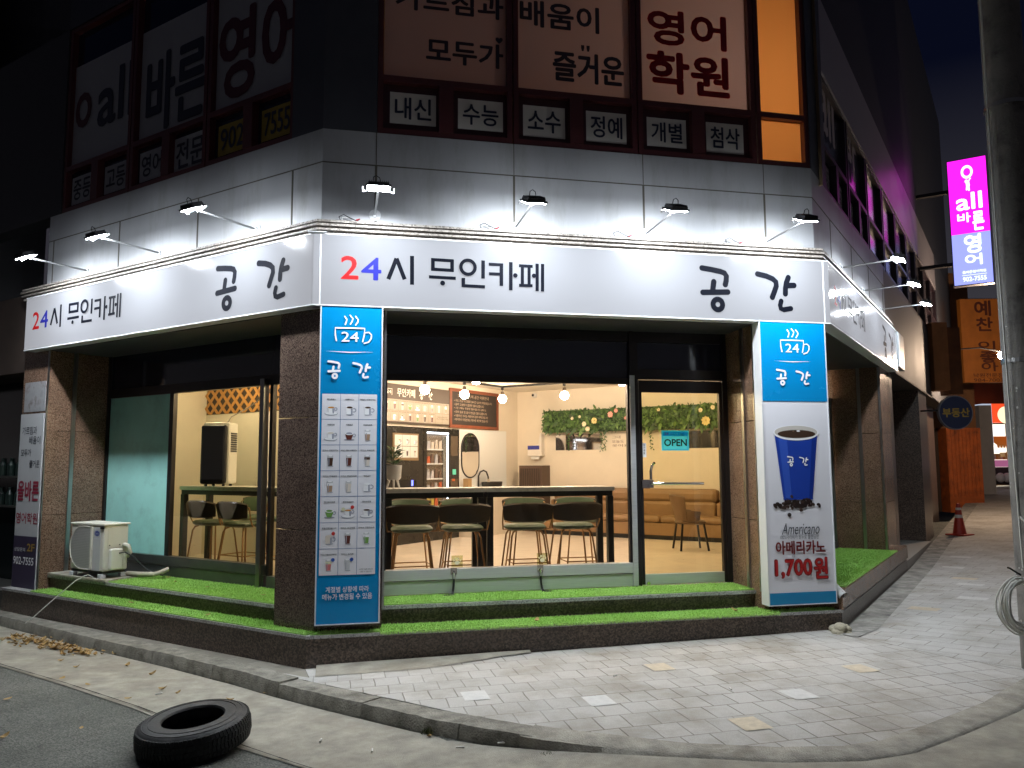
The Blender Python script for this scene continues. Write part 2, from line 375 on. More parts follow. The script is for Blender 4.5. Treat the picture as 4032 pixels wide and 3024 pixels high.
sheet('road', [(-16, -14), (20, -14), (20, 10), (-16, 16)], lambda x, y: -.12+rise(x, y), asphalt, .6)
KF = [(-11, 11.4), (-6, 5.95), (-3.88, 3.60), (-2.24, 1.77), (-1.41, .90), (-.584, -.03), (.162, -.964), (.835, -1.80), (1.25, -2.28), (1.62, -2.62),
      (2.3, -3.15), (2.85, -3.42), (3.3, -3.53), (3.65, -3.5), (4.16, -3.30), (4.9, -2.98), (5.9, -2.4), (7.2, -1.5), (9.5, .4)]
def offs(pts, d):
    o = []
    for i, (x, y) in enumerate(pts):
        a = pts[max(0, i-1)]; b = pts[min(len(pts)-1, i+1)]; tx, ty = b[0]-a[0], b[1]-a[1]; l = math.hypot(tx, ty); o.append((x-ty/l*d, y+tx/l*d))
    return o
KI = offs(KF, .215)
gut = offs(KF, -.02)[1:]; gout = [(x+random.uniform(-.02, .02), y+random.uniform(-.03, .03)) for x, y in offs(KF, -.95)[1:]]
sheet('gutter', gut+gout[::-1], lambda x, y: -.112+rise(x, y), concrete, .4)
# tar filled joint along the gutter
jm = MB(); ed = offs(KF, -.93)
for i in range(2, 9):
    a, b = ed[i], ed[i+1]; N = 10
    for k in range(N):
        p = [a[0]+(b[0]-a[0])*k/N, a[1]+(b[1]-a[1])*k/N]; q = [a[0]+(b[0]-a[0])*(k+1)/N, a[1]+(b[1]-a[1])*(k+1)/N]
        h = random.uniform(.004, .011); jm.quad((p[0]-h, p[1], gz(*p)-.103+rise(*p)), (q[0]-h, q[1], gz(*q)-.103+rise(*q)), (q[0]+h, q[1], gz(*q)-.103+rise(*q)), (p[0]+h, p[1], gz(*p)-.103+rise(*p)))
tag(jm.build('road_joint', M('tar_joint', (.03, .027, .022), .9)), kind='structure')
# pavement: narrow strip along the street, fan of blocks at the corner, alley
PB = [wp('L', -11.5, 0.02)[:2], (0.02, .02)]
sheet('side_pavement', [KI[0]]+KI[1:6]+[(0.05, -.35), (.0, .02), wp('L', -11.5, .02)[:2]], -.004, pav_side, .35)
ALB = [(5.50, -.44), (5.63, -1.39), (5.9, -2.15)]
def dip(x, y):
    d = 9.
    for (x0, y0), (x1, y1) in zip(KF[8:14], KF[9:15]):
        l2 = (x1-x0)**2+(y1-y0)**2; t = max(0, min(1, ((x-x0)*(x1-x0)+(y-y0)*(y1-y0))/l2)); d = min(d, math.hypot(x-x0-t*(x1-x0), y-y0-t*(y1-y0)))
    k = max(0, min(1, 1-(d-.2)/.75)); return -.005*k*k*(3-2*k)
sheet('corner_pavement', [KI[5]]+KI[6:16]+[(5.98, -2.28)]+ALB[::-1]+[(5.55, .02), (.0, .02), (.05, -.35)], dip, pav_main, .25)
al = [wp('R', .0, -.25)[:2], (5.50, -.44), (5.63, -1.39), (5.9, -2.15), (7.2, -1.2), wp('R', 3, -3.6)[:2], wp('R', 46, -3.6)[:2], wp('R', 46, -.25)[:2]]
sheet('alley_path', al, .002, pav_alley, .7)
sheet('drain_strip', [wp('R', -.35, -.02)[:2], (5.47, -.44), wp('R', .1, -.32)[:2], wp('R', 40, -.34)[:2], wp('R', 40, .1)[:2]], .008, M('drain_concrete', (.30, .29, .26), .9, 0., .45, 5, .8, 40, dirt=(.07, .07, .065), dscale=4), .6)
# patched concrete fillet along the plinth foot
fl = MB()
for i in range(24):
    x0 = .1+i*.085; x1 = x0+.086; h0, h1 = .20-.05*abs(math.sin(i*.7)), .20-.05*abs(math.sin(i*.7+.7))
    k0, k1 = (max(0., 1-i/23)), max(0., 1-(i+1)/23)
    fl.quad((x0, -.30*min(1, k0*2)-h0*.3, gz(x0, -.3)+.006), (x1, -.30*min(1, k1*2)-h1*.3, gz(x1, -.3)+.006), (x1, .01, gz(x1, 0)+.03), (x0, .01, gz(x0, 0)+.03))
tag(fl.build('pavement_patch', concrete), kind='structure')
# kerb stones
kb = MB(); run = []
for i in range(len(KF)-1):
    (x0, y0), (x1, y1) = KF[i], KF[i+1]; L_ = math.hypot(x1-x0, y1-y0); N = max(1, round(L_/.1))
    for k in range(N): run.append((x0+(x1-x0)*k/N, y0+(y1-y0)*k/N))
ri = offs(run, .215)
def ktop(x, y):
    if x < 1.15: return 0.004
    if x < 1.62: return .004-.006*(x-1.15)/.47
    if x < 3.3: return -.002
    return -.002+.014*min(1, (x-3.3)/.5)
stone = 0; rng = random.Random(3); nxt = 0; dz = 0; chip = False
for i in range(len(run)-1):
    if run[i][0] > 1.74: break
    if i >= nxt:
        nxt = i+rng.choice([9, 10, 10, 11]); dz = rng.uniform(-.012, .006); first = True; sh = rng.uniform(-.008, .008)
    (x0, y0), (x1, y1) = run[i], run[i+1]; (a0, b0), (a1, b1) = ri[i], ri[i+1]
    if first: x0 += (x1-x0)*.1; y0 += (y1-y0)*.1; a0 += (a1-a0)*.1; b0 += (b1-b0)*.1
    def row(x, y, a, b):
        t = gz(x, y)+ktop(x, y)+dz; bt = gz(x, y)-.22; nx, ny = (a-x), (b-y); c = .10+rng.uniform(-.03, .03)
        j = rng.uniform(-.004, .004)
        return [(x-nx*.03, y-ny*.03, bt), (x+nx*(.02+sh), y+ny*(.02+sh), t-.035+j), (x+nx*c, y+ny*c, t-.002+j), (a, b, t+rng.uniform(-.003, .003)), (a, b, bt)]
    A = row(x0, y0, a0, b0) if first else last; B = row(x1, y1, a1, b1); last = B
    kb.add(A+B, [(k, k+1, 6+k, 5+k) for k in range(4)]+([(4, 3, 2, 1, 0)] if first else []) + ([(5, 6, 7, 8, 9)] if i+1 >= nxt else []))
    first = False
tag(kb.build('kerb', kerb_m, smooth=True), kind='structure')
fk = MB(); last = None; ro = offs(run, -.10); rm2 = offs(run, .035)
for i in range(len(run)):
    if run[i][0] < 1.45: continue
    kk = max(0., min(1., (run[i][0]-1.45)/.75)); rox, roy = run[i][0]+(ro[i][0]-run[i][0])*kk, run[i][1]+(ro[i][1]-run[i][1])*kk
    jt = [rng.uniform(-.012, .012), rng.uniform(-.006, .003)]
    row_ = [(ri[i][0], ri[i][1], gz(*ri[i])+.004), (rm2[i][0]+jt[0], rm2[i][1]+jt[0], gz(*rm2[i])+jt[1]), (run[i][0]+jt[0]*.6, run[i][1], gz(*run[i])-.012), (rox, roy, gz(rox, roy)-.12)]
    if last: fk.add(last+row_, [(k, k+1, 5+k, 4+k) for k in range(3)])
    last = row_
tag(fk.build('flush_kerb', M('flush_concrete', (.36, .335, .28), .85, 0., .35, 6, .8, 90, dirt=(.20, .175, .135), dscale=3.5), smooth=True), kind='structure')
# odd single blocks (yellow and white) let into the pavement, on the block grid
def block(cx, cy, w_, h_, rot, m, nm):
    c, s_ = math.cos(rot), math.sin(rot); q = []
    for a, b in ((-1, -1), (1, -1), (1, 1), (-1, 1)):
        x = cx+a*w_/2*c-b*h_/2*s_; y = cy+a*w_/2*s_+b*h_/2*c; q.append((x, y, gz(x, y)+dip(x, y)+.005))
    return tag(MB().quad(*q).build(nm, m), kind='structure')
yb = M('yellow_block', (.58, .50, .37), .85, 0., .15, 20, .4, 200); wb = M('white_block', (.61, .60, .57), .85, 0., .1, 20, .4, 200)
for x, y, m in [(3.082, -1.0, 1), (2.229, -1.875, 0), (3.008, -2.733, 1), (3.718, -2.181, 0), (4.652, -1.616, 1), (1.354, -1.43, 0)]: block(x, y, .198, .272, 0., yb if m else wb, 'paving_block')
for x, y, m in [(11.402, 4.858, 0), (10.384, 3.894, 0), (9.189, 2.189, 0), (8.305, 1.17, 0), (9.582, 2.732, 1), (7.228, 0.743, 1)]: block(x, y, .34, .225, math.radians(-55), yb if m else wb, 'paving_block')

# ------------------------------------------------------------------ the corner building
bld = thing('corner_building', 'three-sided corner building with brown granite pillars, grey panel band and a lettered upper storey', 'building')
FZ = .53
PLINTH = .30
# plinth with lighter nosing, and the stepped cornice above the signs
pl = MB(); band(pl, .02, 1.2, -.5, PLINTH-.03)
pl.build('plinth', MATS['granite_dark'], bld)
ns = MB(); a = outline(0.); b = outline(1.0)
for i in (0, 1): ns.prism([a[i], a[i+1], b[i+1], b[i]], PLINTH-.03, PLINTH)
ns.build('plinth_edge', MATS['granite_grey'], bld)
rb = MB(); rb.prism([wp('R', -.02, 0)[:2], wp('R', TR, 0)[:2], wp('R', TR, 1.0)[:2], wp('R', .5, 1.0)[:2]], PLINTH+.001, .50)
rb.build('side_plinth', MATS['granite_brown'], bld)
up = MB(); gs = MB()
up.box(.70, 4.78, .36, 1.0, PLINTH, .455); gs.box(.70, 4.78, .325, 1.0, .455, .49)
for t0, t1 in ((.6, 5.1),):
    q = lambda d0, d1: [wp('L', -t1, d0)[:2], wp('L', -t0, d0)[:2], wp('L', -t0, d1)[:2], wp('L', -t1, d1)[:2]]
    up.prism(q(.29, 1.1), PLINTH+.001, .445)
    gs.prism([wp('L', -5.1, .26)[:2], wp('L', -.6, .26)[:2], wp('L', -.6, 1.1)[:2], wp('L', -5.1, 1.1)[:2]], .445, .48)
up.build('step', MATS['granite_dark'], bld); gs.build('step_slab', MATS['granite_grey'], bld)
co = MB()
for k, (d, z0, z1) in enumerate(((.075, 4.150, 4.178), (.045, 4.198, 4.218), (.03, 4.238, 4.260), (.05, 4.282, 4.305))): band(co, d, .3, z0, z1)
band(co, .125, .3, 4.14, 4.30)
co.build('cornice', granite('cornice_granite', (.10, .085, .075), (.30, .265, .235), (.48, .44, .4), .55, 70), bld)
# pillars
def pillar(fr, u0, u1, d0, d1, z0=PLINTH, z1=4.14):
    (ox, oy), a_ = FR[fr]; mb = MB()
    zz = [z0, 1.25, 2.35, 3.45, z1]
    for k in range(4):
        g_ = .004; mb.prism([wp(fr, u0, d0)[:2], wp(fr, u1, d0)[:2], wp(fr, u1, d1)[:2], wp(fr, u0, d1)[:2]], zz[k]+(g_ if k else 0), zz[k+1])
    return mb
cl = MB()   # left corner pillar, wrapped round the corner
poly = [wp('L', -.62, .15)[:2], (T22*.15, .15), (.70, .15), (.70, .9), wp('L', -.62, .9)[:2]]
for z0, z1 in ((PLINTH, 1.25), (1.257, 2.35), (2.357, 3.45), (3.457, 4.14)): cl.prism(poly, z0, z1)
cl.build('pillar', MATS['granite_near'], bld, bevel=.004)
cr = MB(); poly = [(4.78, .15), (W-T22*.15, .15), wp('R', .25, .15)[:2], wp('R', .25, .95)[:2], (4.78, .95)]
for z0, z1 in ((PLINTH, 1.25), (1.257, 2.35), (2.357, 3.45), (3.457, 4.14)): cr.prism(poly, z0, z1)
cr.build('pillar', MATS['granite_brown'], bld, bevel=.004)
for fr, u0, u1 in (('L', -TL-.02, -5.10), ('R', 4.62, TR)):
    pillar(fr, u0, u1, .15, 1.05).build('pillar', MATS['granite_brown'], bld, bevel=.004)
# stainless trim strips on the reveals
ts = MB()
def strip(fr, u, d, wu, wd, z0=.5, z1=3.42): MB().prism([wp(fr, u, d)[:2], wp(fr, u+wu, d)[:2], wp(fr, u+wu, d+wd)[:2], wp(fr, u, d+wd)[:2]], z0, z1).build('trim_strip', steel, bld)
strip('M', 4.755, .42, .023, .05); strip('M', 4.75, .17, .028, .018)
strip('M', .701, .13, .02, .05)
strip('L', -5.098, .46, .02, .05); strip('L', -5.125, .135, .026, .012, .32)
strip('R', 4.60, .46, .019, .05); strip('R', 4.595, .16, .024, .03); strip('R', .251, .5, .02, .05)
# soffit behind the signs and lintel over the openings
sf = MB(); band(sf, .16, 1.0, 3.42, 3.50); sf.build('soffit', M('soffit_panel', (.05, .05, .055), .5), bld)
hd = MB(); band(hd, .4, .98, 3.501, 4.139); hd.build('wall', M('core_wall', (.2, .2, .2), .8), bld)
# composite panel band with joints
pn = MB(); band(pn, .15, .4, 4.306, 4.925, 5.3); band(pn, .15, .4, 4.937, 5.28, 5.3); pn.build('wall_panel', panel_metal, bld)
sm = MB(); band(sm, .146, .2, 4.9255, 4.9365, 5.3)
for u in (.597, 2.04, 3.497, 4.957): sm.box(u-.011, u+.011, .1455, .17, 4.31, 4.925); sm.box(u-.004, u+.004, .1465, .17, 4.94, 5.28)
for fr, us in (('L', (-.495, -2.053, -3.614, -5.17)), ('R', (1.05, 2.5, 3.95, 5.4))):
    for u in us: sm.prism([wp(fr, u-.010, .1455)[:2], wp(fr, u+.010, .1455)[:2], wp(fr, u+.010, .17)[:2], wp(fr, u-.010, .17)[:2]], 4.31, 4.925)
sm.build('panel_joint', seal, bld)
# upper storey: posts, dark backing, higher walls
dk = M('dark_panel', (.07, .075, .09), .45, .1, .1, 2)
ps = MB()
ps = MB(); ps.prism([wp('L', -.52, .15)[:2], (T22*.15, .15), (.60, .15), (.60, .4), wp('L', -.52, .4)[:2]], 5.281, 9.5); ps.build('corner_post', dk, bld)
ps = MB(); ps.prism([(5.575, .15), (W-T22*.15, .15), wp('R', .95, .15)[:2], wp('R', .95, .4)[:2], (5.575, .4)], 5.281, 9.5); ps.build('corner_post', dk, bld)
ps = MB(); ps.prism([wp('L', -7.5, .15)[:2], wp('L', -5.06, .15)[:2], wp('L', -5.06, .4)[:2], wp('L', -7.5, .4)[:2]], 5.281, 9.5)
ps.build('wall_panel', M('shadow_panel', (.035, .036, .042), .6), bld)  # darker copy of the dark panel, unlit look put into its colour
uw = MB(); band(uw, .15, .4, 7.9, 14., 7.5, 22.); uw.build('upper_wall', M('night_panel', (.035, .037, .048), .5), bld)
side = MB()
side.prism([wp('R', TR, .16)[:2], wp('R', 22, .16)[:2], wp('R', 22, .4)[:2], wp('R', TR, .4)[:2]], 3.45, 5.28)
side.build('wall_panel', M('side_panel', (.14, .145, .16), .65, .0, .08, 1.5), bld)
# rooms
maroon = M('maroon_frame', (.10, .026, .028), .4)
filmw = translucent('window_film', (.58, .49, .53), .5)
filmd = translucent('window_film_dark', (.50, .51, .55), .3)
film_ink = M('film_ink', (.02, .025, .05), .5); film_red = translucent('film_ink_red', (.50, .035, .05), .5); film_red_dk = M('film_ink_red_dimmed', (.08, .014, .026), .5); film_yel = M('film_yellow', (.34, .24, .03), .5)  # second red is the same ink darkened for the dim left front
rm = MB()
rm.add([(.3, .42, 5.2), (5.9, .42, 5.2), (5.9, 5, 5.2), (.3, 5, 5.2), (.3, .42, 8.), (5.9, .42, 8.), (5.9, 5, 8.), (.3, 5, 8.)], [(0,1,2,3), (7,6,5,4), (1,5,6,2), (2,6,7,3), (3,7,4,0)])
rm.build('upper_room', M('upper_room_paint', (.45, .33, .2), .8), bld)
def upper_window(fr, u0, u1, z0=5.29, z1=7.9,  film=None, smalls=(), big=(), glassm=None, fm=None):
    if film and fr == 'M' and glassm is None: glassm = glass('film_glass', (.9, .9, .9), .6)
    (ox, oy), a_ = FR[fr]; fm = fm or maroon
    f = MB(); d0, d1 = .17, .30
    def bx(ua, ub, za, zb, da=d0, db=d1): f.prism([wp(fr, ua, da)[:2], wp(fr, ub, da)[:2], wp(fr, ub, db)[:2], wp(fr, ua, db)[:2]], za, zb)
    bx(u0, u0+.055, z0, z1); bx(u1-.055, u1, z0, z1); bx(u0+.055, u1-.055, z0, z0+.06); bx(u0+.055, u1-.055, 5.86, 5.925); bx(u0+.055, u1-.055, z1-.05, z1)
    if smalls: bx((u0+u1)/2-.075, (u0+u1)/2+.075, z0+.06, 5.86, .16, .3)
    win = f.build('upper_window', fm, bld)
    g = MB()
    g.quad(wp(fr, u0+.05, .252, z0+.05), wp(fr, u1-.05, .252, z0+.05), wp(fr, u1-.05, .252, z1), wp(fr, u0+.05, .252, z1)); g.build('pane', glassm or black_film, win)
    if film and fr == 'M':
        lp = MB(); lp.box(u0+.0555, u1-.0555, .2455, .2495, z0+.0605, 5.8595); lp.build('lower_panel', M('maroon_panel', (.055, .014, .016), .4), win)
    if film:
        ua, ub, zt = film[:3]
        fb = MB(); fb.quad(wp(fr, ua, .235, 5.935), wp(fr, ub, .235, 5.935), wp(fr, ub, .235, zt), wp(fr, ua, .235, zt))
        fb.build('film', film[3], win)
    e = .228
    def put(mb, *a, **k):
        t = MB(); t.text(*a, **k); mb.add([wp(fr, x, e+y, z) for x, y, z in t.v], t.f)
    tb = MB(); trd = MB()
    for body, x0, x1, za, zb, red, bold, rot in big:
        put(trd if red else tb, body, x0, x1, za, zb, 0, bold=bold, rot=rot)
    sfm = MB(); sy = MB()
    for body, x0, x1, za, zb, yel in smalls:
        m_ = sy if yel else sfm
        MB().quad(wp(fr, x0, .236, za), wp(fr, x1, .236, za), wp(fr, x1, .236, zb), wp(fr, x0, .236, zb)).build('small_film', film_yel if yel else (M('small_film', (.74, .70, .64), .5) if fr == 'M' else filmd), win)
        put(tb, body, x0+.05, x1-.05, za+.05, zb-.05, 0, bold=.02)
    if tb.v: tb.build('lettering', film_ink, win)
    if trd.v: trd.build('lettering', film_red if fr == 'M' else film_red_dk, win)
    return win
b1 = .035
upper_window('M', .605, 2.03, film=(.669, 1.977, 7.8, filmw), big=[('가르침과', .78, 1.95, 6.70, 6.98, 0, b1, 0), ('모두가', 1.106, 1.947, 6.14, 6.42, 0, b1, 0), ('♥', 1.86, 1.94, 6.43, 6.5, 0, 0, 0)],
             smalls=[('내신', .734, 1.217, 5.435, 5.776, 0), ('수능', 1.452, 1.941, 5.437, 5.771, 0)])
upper_window('M', 2.045, 3.45, film=(2.091, 3.401, 7.8, filmw), big=[('배움이', 2.131, 3.047, 6.67, 6.98, 0, b1, 0), ('즐거운', 2.501, 3.33, 6.075, 6.43, 0, b1, 0), ('"', 2.83, 2.93, 6.45, 6.52, 0, b1, 0)],
             smalls=[('소수', 2.163, 2.636, 5.418, 5.769, 0), ('정예', 2.877, 3.346, 5.418, 5.768, 0)])
upper_window('M', 3.465, 4.90, film=(3.512, 4.84, 7.8, filmw), big=[('영어', 3.62, 4.60, 6.63, 7.06, 1, .045, 0), ('학원', 3.60, 4.62, 6.055, 6.56, 1, .045, 0)],
             smalls=[('개별', 3.589, 4.063, 5.425, 5.761, 0), ('첨삭', 4.308, 4.772, 5.412, 5.767, 0)])
upper_window('M', 4.915, 5.572, glassm=translucent('orange_glow_pane', (.80, .42, .13), .85))  # orange glow of the window is put into the pane colour
upper_window('L', -1.98, -.525, film=(-1.917, -.553, 7.8, filmd), big=[('영어', -1.88, -.50, 6.02, 7.08, 1, .03, 0)], smalls=[('902', -1.852, -1.345, 5.40, 5.76, 1), ('7555', -1.108, -.601, 5.40, 5.76, 1)])
upper_window('L', -3.5, -2.0, film=(-3.429, -2.06, 7.38, filmd), big=[('바른', -3.30, -2.10, 5.98, 7.0, 0, .03, 0)], smalls=[('영어', -3.382, -2.862, 5.40, 5.78, 0), ('전문', -2.677, -2.05, 5.36, 5.80, 0)])
upper_window('L', -5.05, -3.52, film=(-5.0, -3.562, 7.37, filmd), big=[('o', -4.942, -4.55, 6.45, 6.95, 1, .03, 0), ('all', -4.40, -3.57, 6.35, 7.1, 0, .03, 0)], smalls=[('중등', -4.947, -4.428, 5.40, 5.78, 0), ('고등', -4.165, -3.637, 5.40, 5.77, 0)])
gl_dark = M('dark_reflective_glass', (.26, .24, .28), .22, .75, spec=1.)
for k in range(9):
    u0 = 1.0+k*1.72
    kw = {}
    if k < 2: kw = dict(big=[(('all', '바')[k], u0+.15, u0+1.1, 6.2, 7.2, 0, .03, 0)], smalls=[(('중등', '영어')[k], u0+.1, u0+.62, 5.42, 5.78, 0), (('고등', '전문')[k], u0+1.0, u0+1.5, 5.42, 5.78, 0)])
    wn_ = upper_window('R', u0, u0+1.62, z1=6.85, glassm=gl_dark, fm=M('black_frame', (.02, .012, .018), .4), **kw)
    if k < 2:
        for c in wn_.children:
            if c.name.startswith('lettering'): c.data.materials[0] = M('pale_lettering', (.5, .45, .45), .5)
            if c.name.startswith('small_film'): c.data.materials[0] = M('film_maroon', (.2, .16, .17), .5)
hp = MB(); hp.prism([wp('R', .96, .15)[:2], wp('R', 16.39, .15)[:2], wp('R', 16.39, .4)[:2], wp('R', .96, .4)[:2]], 6.86, 7.899); hp.build('wall_panel', M('lilac_panel', (.38, .36, .40), .38, .1, .05, 1.5), bld)
sp_ = MB()
sp_.prism([wp('R', 16.4, .15)[:2], wp('R', 22, .15)[:2], wp('R', 22, .4)[:2], wp('R', 16.4, .4)[:2]], 5.281, 7.9)
sp_.build('wall_panel', dk, bld)
# interior shell
QX, QY = 3.98, 8.71
il = MB()
QL = (-S*QX+S*QY, S*QX+S*QY)     # corner Q in the left front's t, depth
tA, dB = QL
pin = [(.5, 1.0), (4.9, 1.0), wp('R', .3, 1.0)[:2], wp('R', 4.9, 1.0)[:2], wp('R', 4.9, 2.2)[:2]]
fl_ = [wp('L', -5.08, 1.0)[:2], (T22*1.0, 1.0), (W-T22*1.0, 1.0), wp('R', 4.985, 1.0)[:2]]
far = [(QX, QY), wp('L', -tA, 2.55)[:2], wp('L', -5.08, 2.55)[:2]]
room = fl_+far
il.prism(room, .40, FZ); il.build('floor', M('cafe_floor', (.82, .72, .60), .32, 0., .08, 2.2, .15, 20, dirt=(.70, .60, .48), dscale=5), bld)
MB().prism(room, 3.42, 3.5).build('ceiling', M('ceiling_paint', (.82, .76, .66), .7), bld)
iw = MB()
for i in range(len(fl_)-1, len(room)):
    a = room[i]; b = room[(i+1) % len(room)]
    if i == len(room)-1: continue
    iw.quad((a[0], a[1], FZ), (b[0], b[1], FZ), (b[0], b[1], 3.42), (a[0], a[1], 3.42))
a, b = room[-1], room[0]
iw.quad((a[0], a[1], FZ), (b[0], b[1], FZ), (b[0], b[1], 3.42), (a[0], a[1], 3.42))
iw.build('interior_wall', warm_wall, bld)
pc = MB(); pc.box(QX-.001, QX, QY-.001, QY, FZ, 3.3)

# ------------------------------------------------------------------ shop windows and door on the corner front (depth .85)
clear = glass('clear_glass', (.97, .97, .95)); yellowish = glass('tinted_glass', (.80, .77, .55), .9); leftg = glass('left_glass', (.86, .85, .66), .9)
D = .85
sw = MB(); sw.box(.70, .75, D, D+.07, .50, 3.42); sw.box(.75, 3.55, D, D+.07, 2.80, 2.87); sw.box(.75, 3.55, D+.005, D+.065, 3.30, 3.42)
sw.box(3.55, 3.60, D-.02, D+.08, .50, 3.42); sw.box(.75, .775, D, D+.06, .765, 2.80); sw.box(3.525, 3.55, D, D+.06, .765, 2.80)
shopw = sw.build('shop_window', steel_dark, bld)
ss = MB(); ss.box(.75, 3.55, D-.03, D+.10, .655, .765); ss.box(.75, 3.55, D-.015, D+.10, .51, .645); ss.box(3.545, 3.605, D-.035, D-.021, .51, 2.9)
ss.build('sill', brushed, shopw)
MB().quad((.775, D+.03, .765), (3.525, D+.03, .765), (3.525, D+.03, 2.80), (.775, D+.03, 2.80)).build('pane', clear, shopw)
MB().quad((.75, D+.03, 2.87), (3.55, D+.03, 2.87), (3.55, D+.03, 3.30), (.75, D+.03, 3.30)).build('transom', black_film, shopw)
df = MB(); df.box(3.60, 3.66, D, D+.07, .50, 3.42); df.box(4.72, 4.78, D-.01, D+.08, .50, 3.42); df.box(3.66, 4.72, D, D+.07, 2.86, 2.98); df.box(3.66, 4.72, D, D+.06, 3.30, 3.42)
dfo = df.build('door_frame', steel_dark, bld)
MB().quad((3.66, D+.03, 2.98), (4.72, D+.03, 2.98), (4.72, D+.03, 3.30), (3.66, D+.03, 3.30)).build('transom', black_film, dfo)
dl = MB(); dl.box(3.665, 3.70, D, D+.05, .515, 2.85); dl.box(4.675, 4.715, D, D+.05, .515, 2.85); dl.box(3.70, 4.675, D, D+.05, 2.71, 2.85)
door = dl.build('door', steel_dark, bld)
MB().box(3.70, 4.675, D-.004, D+.054, .515, .63).build('bottom_rail', brushed, door)
MB().quad((3.70, D+.025, .63), (4.675, D+.025, .63), (4.675, D+.025, 2.71), (3.70, D+.025, 2.71)).build('pane', yellowish, door)
hn = MB(); hn.box(3.675, 3.765, D-.035, D-.002, 1.60, 1.70); hn.box(3.745, 3.80, D-.06, D-.036, 1.605, 1.695)
hn.tube([(3.77, D-.07, 1.66), (3.80, D-.075, 1.655), (4.41, D-.075, 1.65)], .017, 10)
hn.tube([(3.77, D-.06, 1.70), (3.765, D-.07, 1.80), (3.775, D-.085, 1.86), (3.79, D-.12, 1.89)], .016, 10)
hn.build('handle', chrome, door, smooth=True)
lk = MB(); lk.lathe([(.02, 0), (.02, .03), (.012, .035)], (3.735, D-.012, .53), 12, 'y'); lk.build('floor_bolt', chrome, door)
# left front (depth .95)
d = .95
def lbox(mb, t0, t1, d0, d1, z0, z1): mb.prism([wp('L', -t1, d0)[:2], wp('L', -t0, d0)[:2], wp('L', -t0, d1)[:2], wp('L', -t1, d1)[:2]], z0, z1)
def lquad(mb, t0, t1, dd, z0, z1): mb.quad(wp('L', -t1, dd, z0), wp('L', -t0, dd, z0), wp('L', -t0, dd, z1), wp('L', -t1, dd, z1))
lw = MB(); lbox(lw, 5.05, 5.10, d, d+.07, .48, 3.42); lbox(lw, 3.56, 3.64, d, d+.06, .74, 2.83); lbox(lw, 1.45, 5.05, d, d+.07, 2.83, 2.95); lbox(lw, 1.66, 1.71, d+.01, d+.07, .62, 2.83); lbox(lw, .62, .9, d, d+.06, .48, 3.42)
lsw = lw.build('shop_window', steel_dark, bld)
sl = MB(); lbox(sl, 1.72, 5.05, d-.03, d+.08, .63, .74); lbox(sl, 1.72, 5.05, d-.015, d+.08, .48, .62); lbox(sl, .62, 1.66, d-.02, d+.08, .48, .62)
sl.build('sill', M('dull_steel', (.16, .16, .16), .4, .9, .15, 4), lsw)
po = MB(); lbox(po, 1.74, 1.81, d-.06, d+.02, .48, 2.90); po.build('post', M('dull_post', (.30, .30, .30), .3, 1.), lsw)
g1 = MB(); lquad(g1, 1.79, 3.56, d+.03, .74, 2.83); lquad(g1, .9, 1.66, d+.03, .62, 2.83); g1.build('pane', leftg, lsw)
g2 = MB(); lquad(g2, 3.64, 5.05, d+.03, .74, 2.83); g2.build('frosted_pane', M('mint_film', (.36, .72, .66), .35, 0., .06, 3, dirt=(.27, .54, .5), dscale=2.2), lsw)
g3 = MB(); lquad(g3, .9, 5.05, d+.035, 2.95, 3.42); g3.build('transom', black_film, lsw)
# right front: dim glass between the pillars
rg = MB()
rg.prism([wp('R', .27, .9)[:2], wp('R', 4.6, .9)[:2], wp('R', 4.6, .97)[:2], wp('R', .27, .97)[:2]], .50, .62)
rg.prism([wp('R', .27, .9)[:2], wp('R', 4.6, .9)[:2], wp('R', 4.6, .97)[:2], wp('R', .27, .97)[:2]], 2.85, 2.95)
for u in (.27, 2.3, 4.5): rg.prism([wp('R', u, .9)[:2], wp('R', u+.08, .9)[:2], wp('R', u+.08, .96)[:2], wp('R', u, .96)[:2]], .62, 2.85)
rgo = rg.build('shop_window', M('grey_frame', (.2, .22, .21), .35, .7), bld)
MB().quad(wp('R', .35, .93, .62), wp('R', 4.5, .93, .62), wp('R', 4.5, .93, 3.42), wp('R', .35, .93, 3.42)).build('pane', M('green_black_glass', (.02, .045, .04), .05, 0., spec=.8), rgo)
